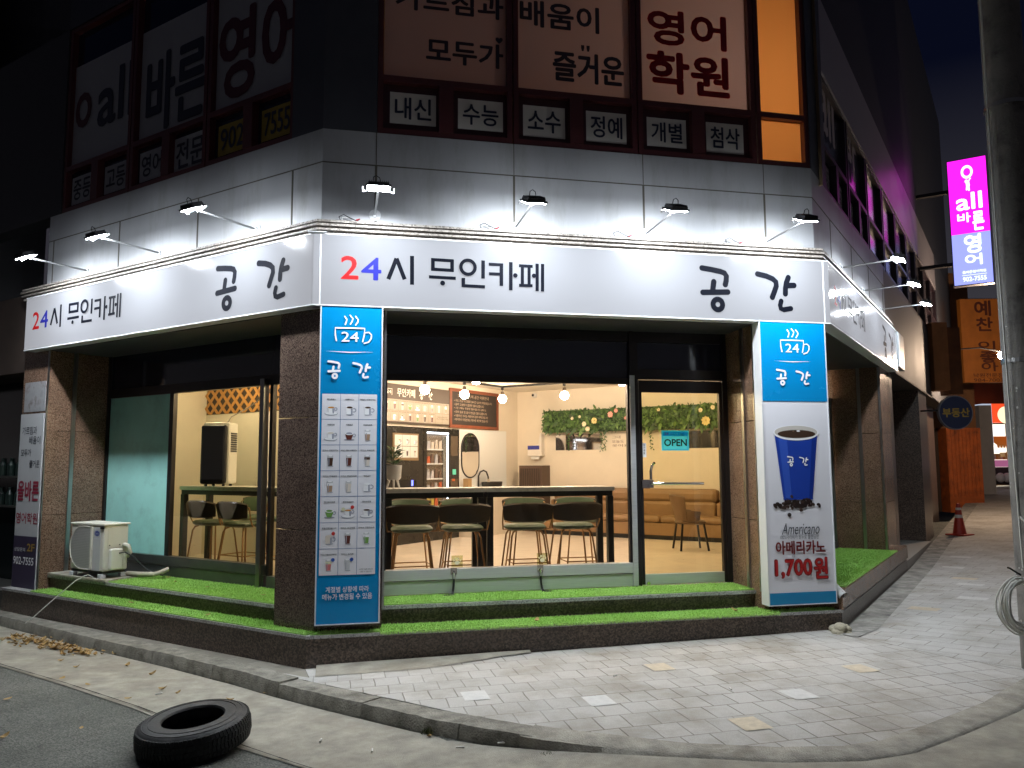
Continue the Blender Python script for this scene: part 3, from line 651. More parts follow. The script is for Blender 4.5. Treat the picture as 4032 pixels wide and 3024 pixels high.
# ------------------------------------------------------------------ signs
sign_white = M('sign_face', (.105, .109, .118), .10, 0., .015, 2., spec=.35, emit=(.92, .93, 1.), estr=.235)  # faint even glow added to the face, levels out the floodlight pools
sign_ink = M('sign_ink', (.003, .004, .008), .6, spec=.05); sign_red = M('sign_red', (.40, .008, .01), .5, spec=.1); sign_blue = M('sign_blue', (.012, .015, .20), .5, spec=.1)
sign_edge = M('sign_edge', (.74, .76, .78), .35)
CONV = {"G": [[[4.092, 3.993], [4.204, 3.98], [4.309, 3.963], [4.355, 3.949], [4.378, 3.916], [4.373, 3.862], [4.362, 3.82]], [[4.226, 3.847], [4.217, 3.791], [4.209, 3.737]], [[4.094, 3.723], [4.388, 3.739]], [[4.752, 3.957], [4.856, 3.938], [4.933, 3.91], [4.971, 3.878], [4.975, 3.831], [4.951, 3.772], [4.921, 3.702]], [[5.125, 3.933], [5.099, 3.872], [5.085, 3.806], [5.082, 3.747]], [[5.1, 3.842], [5.192, 3.847]], [[5.026, 3.663], [5.012, 3.615], [5.02, 3.579], [5.052, 3.567], [5.141, 3.584]]], "GR": [4.264, 3.596], "seg": [[[0.802, 3.931], [0.723, 3.716], 0.0407], [[0.802, 3.931], [0.885, 3.721], 0.0407], [[0.956, 3.964], [0.958, 3.67], 0.0396], [[1.15, 3.937], [1.375, 3.934], 0.0339], [[1.15, 3.838], [1.375, 3.835], 0.0339], [[1.165, 3.952], [1.166, 3.823], 0.0373], [[1.36, 3.947], [1.36, 3.82], 0.0373], [[1.127, 3.758], [1.398, 3.755], 0.0328], [[1.679, 3.954], [1.678, 3.765], 0.0373], [[1.475, 3.763], [1.475, 3.669], 0.0362], [[1.46, 3.683], [1.698, 3.68], 0.0328], [[1.738, 3.918], [1.886, 3.917], 0.0316], [[1.74, 3.818], [1.868, 3.819], 0.0316], [[1.869, 3.93], [1.868, 3.697], 0.0373], [[1.968, 3.951], [1.966, 3.656], 0.0373], [[2.053, 3.917], [2.199, 3.916], 0.0316], [[2.053, 3.711], [2.196, 3.713], 0.0316], [[2.089, 3.916], [2.088, 3.709], 0.0339], [[2.16, 3.918], [2.159, 3.712], 0.0339], [[2.246, 3.947], [2.244, 3.658], 0.035], [[2.304, 3.948], [2.301, 3.656], 0.035]], "dots": [[[1.264, 3.699], 0.0, 0.0249], [[1.522, 3.874], 0.0554, 0.0904], [[2.014, 3.812], 0.0, 0.0237], [[2.211, 3.818], 0.0, 0.0226]], "two": [[0.26, 3.933], [0.432, 3.698]], "four": [[0.457, 3.928], [0.654, 3.698]], "logo": {"steam": [[[0.306, 3.329], [0.327, 3.297], [0.322, 3.275], [0.312, 3.247]], [[0.358, 3.34], [0.385, 3.308], [0.378, 3.281], [0.362, 3.252]], [[0.411, 3.33], [0.436, 3.298], [0.431, 3.273], [0.412, 3.245]]], "cup": [[[0.231, 3.085], [0.22, 3.141], [0.218, 3.211], [0.36, 3.213], [0.5, 3.213], [0.497, 3.149], [0.482, 3.083]], [[0.498, 3.169], [0.541, 3.176], [0.566, 3.151], [0.563, 3.113], [0.54, 3.08], [0.497, 3.065]]], "t24": [[0.276, 3.175], [0.443, 3.078]], "line": [[0.125, 2.981], [0.364, 2.979], [0.591, 2.982], [0.364, 2.969]], "g": [[0.151, 2.891], [0.29, 2.695]], "n": [[0.397, 2.88], [0.584, 2.72]]}}
def sc2(p, ox, oz, k): return (ox+p[0]*k, oz+p[1]*k)
def gonggan(mb, y, sx=1., dx=0., dz=0., ref=None, w_=.0625):
    """the two handwritten syllables; dx, dz move them, sx scales them about ref"""
    rx, rz = ref or (0, 0)
    X = lambda x, z: ((x-rx)*sx+rx+dx, (z-rz)*sx+rz+dz)
    for i, st in enumerate(CONV['G']): mb.stroke(st, w_*sx*(.92 if i == 6 else 1), y-i*.0005, X)
    c = X(*CONV['GR']); mb.ring(c[0], c[1], .027*sx, .087*sx, y-.004, sx=.98)
def word24(dk_, rd, bl, y, dx=0., dz=0., k=1., ref=(0, 0)):
    X = lambda p: ((p[0]-ref[0])*k+ref[0]+dx, (p[1]-ref[1])*k+ref[1]+dz)
    for i, (a, b, w_) in enumerate(CONV['seg']):
        a = X(a); b = X(b); d = math.hypot(b[0]-a[0], b[1]-a[1]); nx, nz = -(b[1]-a[1])/d*w_*k/2, (b[0]-a[0])/d*w_*k/2
        dk_.flat([(a[0]-nx, a[1]-nz), (b[0]-nx, b[1]-nz), (b[0]+nx, b[1]+nz), (a[0]+nx, a[1]+nz)], y-i*.0003)
    for c, r0, r1 in CONV['dots']:
        c = X(c)
        if r0: dk_.ring(c[0], c[1], r0*k, r1*k, y-.008)
        else: dk_.disc(c[0], c[1], r1*k, r1*k, y-.008)
    a = X((CONV['two'][0][0], CONV['two'][1][1])); b = X((CONV['two'][1][0], CONV['two'][0][1]))
    rd.text('2', a[0], b[0], a[1], b[1], y, bold=.025)
    a = X((CONV['four'][0][0], CONV['four'][1][1])); b = X((CONV['four'][1][0], CONV['four'][0][1]))
    bl.text('4', a[0], b[0], a[1], b[1], y, bold=.025)
def shop_sign(fr, u0, u1, z0, z1, label, dxw, dxg, ends):
    t = fthing('shop_sign', label, 'sign', fr, 0, 0, 0)
    mb = MB(); mb.box(u0, u1, 0., .15, z0, z1); mb.build('panel', sign_white, t, bevel=.004)
    e = MB(); w_ = .014
    e.box(u0-.002, u1+.002, -.005, .152, z0-.012, z0); e.box(u0-.002, u1+.002, -.004, .152, z1, z1+.01)
    for k in ends: e.box(k-.006, k+.006, -.0045, .1, z0, z1)
    e.build('edge_trim', sign_edge, t)
    a, r_, b_, g_ = MB(), MB(), MB(), MB()
    word24(a, r_, b_, -.0015, dx=dxw); gonggan(g_, -.0015, dx=dxg)
    a.build('lettering', sign_ink, t); r_.build('digit', sign_red, t); b_.build('digit', sign_blue, t); g_.build('lettering', sign_ink, t)
    return t
shop_sign('M', -.005, 5.632, 3.44, 4.14, 'long white middle shop sign with red and blue 24, on the cut-off corner', 0, 0, (.065, 5.56))
shop_sign('L', -5.50, -.012, 3.44, 4.14, 'long white shop sign on the left front above the outdoor unit', -5.57, -5.555, ())
shop_sign('R', .012, 5.68, 3.44, 4.14, 'foreshortened white shop sign on the right front facing the alley', .02, -.03, ())
ck = MB(); ck.box(-.06, .12, -.03, .06, 4.151, 4.158); ck.build('corner_bracket', sign_edge, bpy.data.objects['shop_sign'])
# printed pillar boards
cyan = M('board_cyan', (.0, .25, .58), .25, 0., .02, 2); cyan_dk = M('board_blue', (.0, .22, .46), .3); grid_white = M('board_white', (.80, .80, .845), .35)
print_white = M('print_white', (.90, .91, .93), .35); line_blue = M('line_blue', (.12, .2, .42), .4); label_ink = M('label_ink', (.05, .055, .07), .5)
PC = [print_white, M('p_espresso', (.06, .025, .012), .4), M('p_latte', (.42, .27, .17), .4), M('p_cream', (.72, .66, .58), .4), M('p_green', (.16, .34, .08), .4),
      M('p_tea', (.62, .27, .04), .4), M('p_red', (.55, .035, .03), .4), M('p_blue', (.03, .10, .42), .4), M('p_pink', (.72, .22, .22), .4), M('p_shade', (.36, .38, .46), .4),
      M('p_choc', (.12, .03, .02), .4), M('p_lemon', (.72, .72, .48), .4), M('p_glass', (.58, .60, .62), .4)]
def logo(mb, dx, dz, y=-.002):
    L = CONV['logo']; X = lambda x, z: (x+dx, z+dz)
    for st in L['steam']: mb.stroke(st, .0135, y, X)
    for i, st in enumerate(L['cup']): mb.stroke(st, .0135, y-.001*(i+1), X)
    a, b = L['t24']; mb.text('24', a[0]+dx, b[0]+dx, b[1]+dz, a[1]+dz, y, bold=.014)
    mb.flat([X(*p) for p in L['line']], y)
    gx0, gz1 = L['g'][0]; k = .172/.48
    gonggan(mb, y-.003, sx=k, dx=gx0+dx-4.067, dz=gz1+dz-4.02, ref=(4.067, 4.02))
def cup_art(p, kind, cx, cz, body, liq, k=1.):
    """one small printed drink; p is a multi-material flat mesh"""
    y = -.0022
    def E(m, x, z, rx, rz, dy=0): p.mat(m).disc(cx+x*k, cz+z*k, rx*k, rz*k, y-dy, 20)
    def T(m, w0, w1, z0, z1, x=0., dy=0): p.mat(m).flat([(cx+(x-w0)*k, cz+z0*k), (cx+(x+w0)*k, cz+z0*k), (cx+(x+w1)*k, cz+z1*k), (cx+(x-w1)*k, cz+z1*k)], y-dy)
    if kind == 'saucer':
        E(9, 0, -.035, .062, .019); E(0, 0, -.032, .058, .015, .0003)
        p.mat(9).ring(cx+.042*k, cz+.008*k, .009*k, .017*k, y-.0004)
        T(0, .018, .036, -.036, .024, 0, .0006); T(9, .006, .012, -.034, .02, .02, .0008); E(0, 0, .024, .036, .011, .001); E(liq, 0, .023, .031, .008, .0012)
    elif kind == 'mug':
        p.mat(9).ring(cx+.042*k, cz-.002*k, .013*k, .021*k, y); E(9, .004, -.044, .036, .008, .0002)
        T(body, .031, .033, -.043, .026, 0, .0004); T(9, .008, .009, -.042, .024, .02, .0006); E(body, 0, .026, .033, .012, .0008); E(liq, 0, .025, .028, .009, .001)
    elif kind == 'bowl':
        E(9, 0, -.042, .05, .01); p.mat(9).ring(cx+.045*k, cz+.0*k, .01*k, .017*k, y-.0002); T(body, .02, .04, -.042, .018, 0, .0005); E(0, 0, .018, .04, .014, .0008); E(liq, 0, .02, .03, .01, .001)
    else:
        E(9, .004, -.05, .026, .006); T(12, .021, .028, -.05, .05, 0, .0003); T(body, .019, .0265, -.046, .03, 0, .0006)
        if liq >= 0: T(liq, .0255, .0275, .012, .036, 0, .0009)
        T(9, .003, .004, -.04, .026, -.013, .0011); E(12, 0, .05, .028, .007, .0006); E(0, .0, .052, .018, .008, .0009)
ITEMS = [('에스프레소', 'saucer', 0, 5), ('아메리카노', 'mug', 0, 1), ('마일드 아메리카노', 'mug', 0, 1), ('카페라떼', 'saucer', 3, 3), ('카페모카', 'bowl', 10, 9), ('바닐라라떼', 'glass', 2, 0),
         ('아이스 아메리카노', 'glass', 1, -1), ('아이스 마일드 아메리카노', 'glass', 10, -1), ('아이스 카페라떼', 'glass', 3, 1), ('아이스 카페모카', 'glass', 2, 0), ('아이스 바닐라라떼', 'glass', 3, -1), ('핫바닐라', 'mug', 0, 0),
         ('핫그린티라떼', 'bowl', 4, 4), ('핫진저레몬티', 'saucer', 5, 5), ('핫초코라떼', 'saucer', 0, 1), ('핫얼그레이밀크티', 'mug', 3, 3), ('아이스 초코라떼', 'glass', 10, -1), ('아이스 그린티라떼', 'glass', 4, 0),
         ('아이스 자몽&피치에이드', 'glass', 8, 11), ('아이스 요거트', 'glass', 12, -1)]
def menu_grid(t, x0, x1, z0, z1, cols, rows, items, y, k, mats=(grid_white, line_blue, label_ink), last=None):
    g = MB(); g.flat([(x0, z0), (x1, z0), (x1, z1), (x0, z1)], y); g.build('menu_grid', mats[0], t)
    ln = MB(); cw = (x1-x0)/cols; rh = (z1-z0)/rows; h = .0016*k*1.2
    for i in range(1, cols): ln.flat([(x0+i*cw-h, z0), (x0+i*cw+h, z0), (x0+i*cw+h, z1), (x0+i*cw-h, z1)], y-.0006)
    for i in range(1, rows): ln.flat([(x0, z0+i*rh-h), (x1, z0+i*rh-h), (x1, z0+i*rh+h), (x0, z0+i*rh+h)], y-.0009)
    ln.build('grid_line', mats[1], t)
    art = MB(); tx = MB()
    for i, (nm, kind, body, liq) in enumerate(items):
        cx = x0+(i % cols+.5)*cw; cz = z1-(i//cols+.5)*rh
        a = MB(); cup_art(a, kind, 0, 0, body, liq, k); art.m += a.m; o = len(art.v); art.v += [(x+cx, yy+y+.001, z+cz-.032*k) for x, yy, z in a.v]; art.f += [tuple(q+o for q in f) for f in a.f]
        if i in (13, 15, 18, 19):
            art.mat(6 if i < 16 else 7).disc(cx+.04*k, cz+.02*k, .017*k, .017*k, y-.003, 18)
            if i == 13: art.mat(11).disc(cx-.045*k, cz+.0*k, .018*k, .018*k, y-.0028, 18)
        w_ = min(.15*k, .0165*len(nm)*k); tx.text(nm, cx-w_/2, cx+w_/2, cz+.062*k, cz+.078*k, y-.001, bold=.02)
    if last:
        for q, (s1, w_) in enumerate(last): tx.text(s1, x0+(cols-.5)*cw-w_/2, x0+(cols-.5)*cw+w_/2, z0+.04*k-q*.022*k, z0+.055*k-q*.022*k, y-.001)
    art.build('drink_picture', PC, t); tx.build('lettering', mats[2], t)
def board_box(t, u0, u1, z0, z1, d0, face):
    MB().box(u0+.008, u1-.008, .004, d0, z0+.008, z1-.008).build('panel', face, t)
    f = MB(); f.box(u0, u0+.012, -.002, d0, z0, z1); f.box(u1-.012, u1, -.002, d0, z0, z1); f.box(u0+.012, u1-.012, -.002, d0, z0, z0+.01); f.box(u0+.012, u1-.012, -.002, d0, z1-.01, z1)
    f.build('frame', sign_edge, t)
t = fthing('menu_board', 'tall blue pillar board printed with a menu of drink pictures, left of the window', 'sign board', 'M', 0, 0, 0)
board_box(t, .074, .677, .388, 3.436, .148, M('board_cyan_graded', (.0, .235, .54), .25, 0., .02, 2))
menu_grid(t, .106, .628, .848, 2.566, 3, 7, ITEMS, .0, 1., last=[('사진은 실제 메뉴와', .13), ('다를 수 있습니다', .11)])
mb = MB(); logo(mb, 0, 0)
mb.text('계절별 상황에 따라', .172, .572, .687, .742, -.002, bold=.012); mb.text('메뉴가 변경될 수 있음', .142, .602, .62, .676, -.002, bold=.012); mb.build('lettering', print_white, t)
t = fthing('price_board', 'tall pillar board with a big blue coffee cup and a red price', 'sign board', 'M', 0, 0, 0)
board_box(t, 4.745, 5.556, .372, 3.442, .148, grid_white)
mb = MB(); mb.flat([(4.757, 2.553), (5.544, 2.553), (5.544, 3.432), (4.757, 3.432)], .0); mb.build('top_panel', cyan, t)
mb = MB(); mb.flat([(4.757, .382), (5.544, .382), (5.544, .505), (4.757, .505)], .0); mb.build('bottom_panel', cyan_dk, t)
mb = MB(); logo(mb, 4.78, .015); gonggan(mb, -.004, sx=.105/.48, dx=5.023-4.067, dz=1.955-4.02, ref=(4.067, 4.02)); mb.build('lettering', print_white, t)
cu = MB(); X5 = 5.143
cu.mat(0).flat([(4.962, 1.50), (5.315, 1.50), (5.40, 2.19), (4.885, 2.19)], -.0005); cu.flat([(4.962, 1.485), (5.315, 1.485), (5.317, 1.502), (4.96, 1.502)], -.0006)
cu.mat(5).flat([(4.99, 1.50), (5.06, 1.50), (5.03, 2.18), (4.925, 2.18)], -.0012); cu.mat(6).flat([(5.27, 1.50), (5.312, 1.50), (5.397, 2.18), (5.335, 2.18)], -.0013)
cu.mat(1).disc(X5, 2.208, .272, .083, -.002, 40); cu.mat(2).disc(X5, 2.216, .258, .070, -.0024, 40); cu.mat(3).disc(X5+.005, 2.196, .228, .044, -.0028, 40)
cu.mat(1).disc(5.17, 2.228, .022, .009, -.0031, 14); cu.mat(4).disc(5.11, 2.226, .012, .006, -.0031, 14)
cu.build('cup_picture', [M('p_cupblue', (.012, .05, .36), .3), print_white, M('p_rim', (.58, .55, .5), .4), M('p_coffee', (.055, .03, .018), .3), M('p_foam', (.2, .13, .08), .4), M('p_cuplight', (.03, .09, .48), .3), M('p_cupdark', (.006, .03, .24), .3)], t)
bn = MB(); rg_ = random.Random(5)
for i in range(85):
    x = rg_.gauss(5.10, .15); z = 1.44+rg_.gauss(0, .028); x = max(4.80, min(5.39, x))
    if abs(x-5.1) > .22: z = 1.43+rg_.gauss(0, .015)
    q = rg_.uniform(.018, .028); bn.mat(rg_.choice([0, 0, 1, 2])); a = rg_.uniform(0, PI)
    n_ = 12; bn.flat([(x+q*math.cos(2*PI*j/n_)*math.cos(a)-q*.66*math.sin(2*PI*j/n_)*math.sin(a), z+q*math.cos(2*PI*j/n_)*math.sin(a)*.8+q*.66*math.sin(2*PI*j/n_)*math.cos(a)) for j in range(n_)], -.0008-i*.00003)
bn.mat(0).disc(5.025, 1.325, .024, .022, -.001, 16); bn.mat(1).disc(5.02, 1.332, .010, .007, -.0013, 12)
bn.build('bean_picture', [M('p_bean', (.018, .010, .008), .4), M('p_bean2', (.05, .028, .022), .4), M('p_bean3', (.03, .016, .014), .4)], t)
mb = MB(); mb.text('Americano', 4.925, 5.378, 1.115, 1.235, -.001, shear=.32); mb.text('100%아라비카 원두로 블렌딩한', 4.905, 5.366, 1.066, 1.115, -.001); mb.build('lettering', label_ink, t)
mb = MB(); mb.text('아메리카노', 4.846, 5.44, .905, 1.05, -.001, bold=.035); mb.build('lettering', M('p_darkred', (.16, .008, .008), .4), t)
mb = MB(); mb.text('1,700', 4.822, 5.275, .65, .862, -.001, bold=.06); mb.text('원', 5.285, 5.462, .635, .872, -.001, bold=.05); mb.build('lettering', M('p_price', (.20, .006, .006), .4), t)
mb = MB(); mb.text('1,700', 4.832, 5.265, .66, .852, -.006, bold=.035); mb.text('원', 5.295, 5.452, .645, .862, -.006, bold=.028); mb.build('lettering', M('p_price_in', (.42, .012, .012), .4), t)
# banner on the far left pillar
t = fthing('pillar_banner', 'narrow white and purple banner lettered 올바른 영어학원 on the far left pillar', 'banner', 'L', 0, 0, 0)
MB().box(-5.74, -5.15, .128, .149, .28, 2.59).build('panel', M('banner_white', (.50, .51, .52), .5, 0., .05, 2), t)
MB().box(-5.74, -5.15, .124, .1275, .28, .97).build('lower_panel', M('banner_purple', (.035, .025, .06), .5), t)
a, b, c, e = MB(), MB(), MB(), MB()
for s_, x0, x1, z0, z1 in (('가르침과', -5.68, -5.30, 2.31, 2.42), ('배움이', -5.49, -5.20, 2.18, 2.29), ('모두가', -5.69, -5.42, 2.02, 2.12), ('즐거운', -5.45, -5.19, 1.87, 1.97)): a.text(s_, x0, x1, z0, z1, .127, bold=.02)
b.text('올바른', -5.72, -5.165, 1.43, 1.70, .127, bold=.03); b.text('영어학원', -5.72, -5.165, 1.13, 1.28, .127, bold=.02)
c.text('2F', -5.38, -5.19, .78, .88, .123, bold=.03); e.text('902-7555', -5.72, -5.20, .60, .70, .123, bold=.02); e.text('상담문의', -5.71, -5.43, .77, .82, .123)
a.build('lettering', label_ink, t); b.build('lettering', M('banner_red', (.30, .02, .05), .5), t); c.build('lettering', M('banner_gold', (.4, .25, .05), .5), t); e.build('lettering', print_white, t)
pm = MB(); pm.box(-5.70, -5.16, .140, .149, 2.62, 3.02); tag(pm.build('poster_remnant', M('torn_poster', (.34, .34, .35), .6, 0., .3, 6, dirt=(.1, .07, .06), dscale=6), None, rot=-PI/4), 'torn weathered remains of a poster above the banner on the far left pillar', 'poster')

# ------------------------------------------------------------------ floodlights on arms
lens_m = M('led_lens', (.9, .95, 1.), .3, emit=(.88, .94, 1.0), estr=600.)
alu = M('dark_heatsink', (.035, .035, .04), .5, .5); arm_m = M('grey_arm', (.45, .46, .47), .35, .7); flange_m = M('white_flange', (.74, .76, .78), .4)
def floodlight(tilt=.35, L=.70, yaw=0., lens=None):
    t = thing('floodlight', 'x', 'floodlight')
    f = MB(); f.lathe([(.060, -.003), (.060, .0), (.058, .008), (.030, .010), (.028, .028), (.014, .034)], n=24, ax='y')
    f.v = [(x, -abs(y), z) for x, y, z in f.v]
    for k in range(5):
        an = 2*PI*k/5+.3; f.lathe([(.006, 0), (.006, .012)], (.045*math.cos(an), -.014, .045*math.sin(an)), 8, 'y')
    f.build('flange', flange_m, t, smooth=True)
    a = MB(); a.tube([(0, -.02, 0), (0, -L+.06, .012)], .0115, 10); a.build('arm', arm_m, t, smooth=True)
    c, s_ = math.cos(tilt), math.sin(tilt)
    def P(x, y, z):   # local head frame: z out of the back, y towards the street
        x, y = x*math.cos(yaw)-y*math.sin(yaw), x*math.sin(yaw)+y*math.cos(yaw)
        return (x, -L+y*c-z*s_, .012+z*c+y*s_)
    def hb(mb, *b):
        q = MB(); q.box(*b); mb.add([P(*v) for v in q.v], q.f)
    K = .82
    _hb = hb
    def hb(mb, *b): _hb(mb, *[q*K for q in b])
    h = MB(); hb(h, -.135, .135, -.095, .095, 0, .022)
    hb(h, -.115, .115, -.08, .08, .022, .05)
    for k in range(11): x = -.105+k*.021; hb(h, x-.003, x+.003, -.078, .078, .05, .066)
    hb(h, -.150, -.136, -.012, .012, .004, .018); hb(h, .136, .150, -.012, .012, .004, .018)
    h.build('housing', alu, t)
    l_ = MB(); hb(l_, -.118, .118, -.078, .078, -.010, -.001); l_.build('lens', lens or lens_m, t)
    br = MB(); br.tube([P(-.145, 0, .01), P(-.146, .03, -.03), P(0, .035, -.04) if False else P(-.10, .10, .0), (0, -L+.07, .012), P(.10, .10, .0), P(.146, .03, -.03), P(.145, 0, .01)], .006, 6); br.build('bracket', arm_m, t)
    cb = MB(); cb.tube([P(-.05, 0, .06), P(-.048, 0, .10), P(-.02, 0, .115), P(.01, 0, .095), P(.02, 0, .05)], .0045, 6); cb.build('cable', black_m, t, smooth=True)
    return t
fl_s = floodlight(.05, L=.78); fl_m = floodlight(.46, L=.80, yaw=.25); fl_l = floodlight(.38, L=.78); fl_r = floodlight(.36, lens=M('led_lens_dim', (.9, .95, 1.), .3, emit=(.88, .94, 1.), estr=380.))
FL = [('M', .589, 4.407, 'floodlight over the figures 24 on the middle sign, seen from its lit face', fl_s), ('M', 2.054, 4.366, 'floodlight over the gap after 무인카페 on the middle sign, second from its left end', fl_m),
      ('M', 3.512, 4.382, 'floodlight on the middle sign between the second arm and the 공간 lettering', None), ('M', 4.956, 4.369, 'floodlight above the 간 of the middle sign, under the orange lit window', None),
      ('L', -1.035, 4.393, 'floodlight above the 공간 of the left sign, nearest the left corner', fl_l), ('L', -2.733, 4.389, 'floodlight above the blank middle of the left sign', None), ('L', -4.275, 4.388, 'floodlight above the 24 of the left sign, farthest to the left', None),
      ('R', 1.62, 4.43, 'floodlight on the right front over the 24 of the foreshortened sign', fl_r), ('R', 3.30, 4.43, 'floodlight on the right front above the middle of the foreshortened sign', None), ('R', 4.95, 4.42, 'floodlight on the right front farthest down the alley', None)]
for fr, u, z, lab, o in FL:
    if o: o.location = wp(fr, u, .15, z); o.rotation_euler = (0, 0, FR[fr][1]); o['label'] = lab; o['group'] = 'floodlights on arms over the signs'
    else: dup({'M': fl_m, 'L': fl_l, 'R': fl_r}[fr], wp(fr, u, .15, z), FR[fr][1], lab, 'floodlights on arms over the signs')
# loose wires lying on the cornice
wire_w = M('white_cable', (.7, .7, .68), .5); wire_b = M('black_cable', (.02, .02, .02), .5)
def wire(u, lab, k):
    t = fthing('wire_loop', lab, 'wire', 'M', u, .11, 4.307, 'loose wire ends on the ledge')
    r_ = random.Random(k); mb = MB()
    mb.tube([(-.10, 0, .005), (-.115, -.01, .05), (-.07, -.02, .07), (-.01, -.02, .04), (.05, -.01, .018), (.10, 0, .012)], .005, 6); mb.build('black_wire', wire_b, t, smooth=True)
    mb = MB(); mb.tube([(-.09, .01, .005), (-.08, -.0, .045), (-.03, -.01, .045), (.04, 0, .012), (.2, .01, .008), (.45, .015, .006)], .005, 6); mb.build('white_wire', wire_w, t, smooth=True)
    mb = MB(); mb.tube([(.05, -.012, .02), (.09, -.014, .035)], .008, 6); mb.build('connector', M('red_tape', (.35, .03, .04), .5), t)
wire(.35, 'tangle of wire with red tape left of the first flange above the middle sign', 1); wire(1.78, 'looped wire on the ledge beside the second flange above the middle sign', 2)
wire(3.24, 'looped wire on the ledge beside the third flange of the middle sign', 3); wire(4.55, 'short wire end on the ledge near the fourth flange', 4)
# ------------------------------------------------------------------ things on the windows and the door
def on(name, label, cat, u, y, z, fr='M', group=None): return fthing(name, label, cat, fr, u, y, z, group)
t = on('open_sign', 'pale blue OPEN sign stuck on the glass door', 'sign', 3.943, D+.018, 2.032)
op_b = translucent('open_blue', (.22, .78, .95), .75); op_d = translucent('open_dark', (.02, .40, .80), .75)
MB().box(0, .342, 0, .005, 0, .236).build('card', op_b, t)
mb = MB(); mb.flat([(.012, .168), (.33, .168), (.33, .224), (.012, .224)], -.001)
for q in ((.012, .018, .012, .168), (.324, .33, .012, .168), (.018, .324, .012, .018)): mb.flat([(q[0], q[2]), (q[1], q[2]), (q[1], q[3]), (q[0], q[3])], -.001)
mb.build('card_border', op_d, t)
mb = MB(); mb.text('OPEN', .03, .315, .052, .135, -.0015, bold=.04); mb.build('lettering', M('open_ink', (.005, .02, .025), .4), t)
mb = MB(); mb.text('무인카페', .095, .205, .182, .208, -.002); mb.text('공간', .225, .315, .178, .215, -.002, bold=.02); mb.build('lettering', op_b, t)
mb = MB(); mb.text('24', .035, .085, .18, .212, -.002, bold=.03); mb.build('digit', M('open_violet', (.14, .12, .5), .4), t)
t = on('door_sticker', 'narrow white pull sticker lettered 당기세요 at the edge of the door glass', 'sticker', 3.702, D+.021, 1.955)
MB().box(0, .05, 0, .003, 0, .165).build('label', white_paint, t)
mb = MB()
for i, ch in enumerate('당기세요'): mb.text(ch, .014, .036, .130-i*.031, .155-i*.031, -.001, bold=.02)
mb.build('lettering', label_ink, t)
paw_m = glass('paw_film', (.62, .66, .42), .5); paw_l = M('paw_print', (.78, .75, .5), .5)
for u, lab in ((1.545, 'square translucent paw-print sticker at the bottom of the window, above the left strap'), (2.50, 'square translucent paw-print sticker at the bottom of the window, above the right strap')):
    t = on('paw_sticker', lab, 'sticker', u, D+.026, .775, group='paw stickers')
    MB().quad((-.062, 0, 0), (.062, 0, 0), (.062, 0, .124), (-.062, 0, .124)).build('film', paw_m, t)
    mb = MB(); mb.disc(0, .048, .027, .022, -.001, 16)
    for x, z, r_ in ((-.036, .072, .010), (-.014, .09, .011), (.014, .09, .011), (.036, .072, .010)): mb.disc(x, z, r_*.85, r_*1.2, -.001, 12)
    mb.build('paw_print', paw_l, t)
for u, lab, k in ((1.50, 'black strap hanging from the left lock plate on the steel sill', -1), (2.46, 'black strap curling from the right lock plate on the steel sill', 1)):
    t = on('lock_strap', lab, 'strap', u, D-.03, .49, group='lock straps')
    mb = MB(); mb.box(-.035, .035, -.008, 0, .215, .285); mb.build('plate', chrome, t)
    mb = MB(); mb.tube([(0, -.012, .25), (-.018, -.02, .22), (-.014, -.022, .17), (0, -.022, .16), (.014, -.022, .17), (.018, -.02, .22), (0, -.012, .25)], .004, 6); mb.tube([(0, -.012, .25), (0, -.03, .24), (.005, -.026, .2)], .008, 6); mb.build('shackle', chrome, t, smooth=True)
    mb = MB(); mb.tube([(0, -.022, .17), (.004*k, -.024, .10), (.012*k, -.03, .04), (.02*k, -.05, .02)], .012, 8); mb.build('strap', black_m, t, smooth=True)
    mb = MB(); mb.tube([(.02*k, -.05, .02), (.10*k, -.06, .012), (.12*k, -.09, .012), (.06*k, -.11, .012), (.0, -.07, .014), (.02*k, -.05, .02)], .006, 6); mb.build('loop', black_m, t, smooth=True)

# ------------------------------------------------------------------ inside the cafe
marble = M('marble_top', (.85, .85, .83), .3, 0., .06, 5, dirt=(.5, .5, .48), dscale=9)
def bar_table(fr, u0, u1, y0, y1, label):
    t = fthing('bar_table', label, 'table', fr, (u0+u1)/2, (y0+y1)/2, FZ, 'marble topped bar tables'); w_ = (u1-u0)/2; d_ = (y1-y0)/2
    MB().box(-w_, w_, -d_, d_, 1.03, 1.08).build('tabletop', marble, t, bevel=.003)
    a = MB(); a.box(-w_+.02, w_-.02, -d_+.02, -d_+.07, .97, 1.029); a.box(-w_+.02, w_-.02, d_-.07, d_-.02, .97, 1.029); a.box(-w_+.02, -w_+.07, -d_+.07, d_-.07, .97, 1.029); a.box(w_-.07, w_-.02, -d_+.07, d_-.07, .97, 1.029); a.build('apron', black_m, t)
    for sx in (-1, 1):
        for sy in (-1, 1):
            x = sx*(w_-.05); y = sy*(d_-.05); MB().box(x-.036, x+.036, y-.036, y+.036, 0, .969).build('leg', black_m, t)
bar_table('M', .785, 1.955, 1.40, 1.90, 'marble topped black bar table in the main window, left one with the plant')
bar_table('M', 1.965, 3.545, 1.40, 1.90, 'marble topped black bar table in the main window, right one ending beside the door')
bar_table('L', -4.02, -1.72, 1.40, 1.90, 'marble topped black bar table in the left window under the portable air conditioner')
gold = M('gold_leg', (.36, .22, .11), .28, 1.); seat_m = M('green_leather', (.13, .185, .115), .38, 0., .1, 8, .1, 90); back_m = M('brown_leather', (.07, .05, .03), .45, 0., .12, 8, .1, 90)
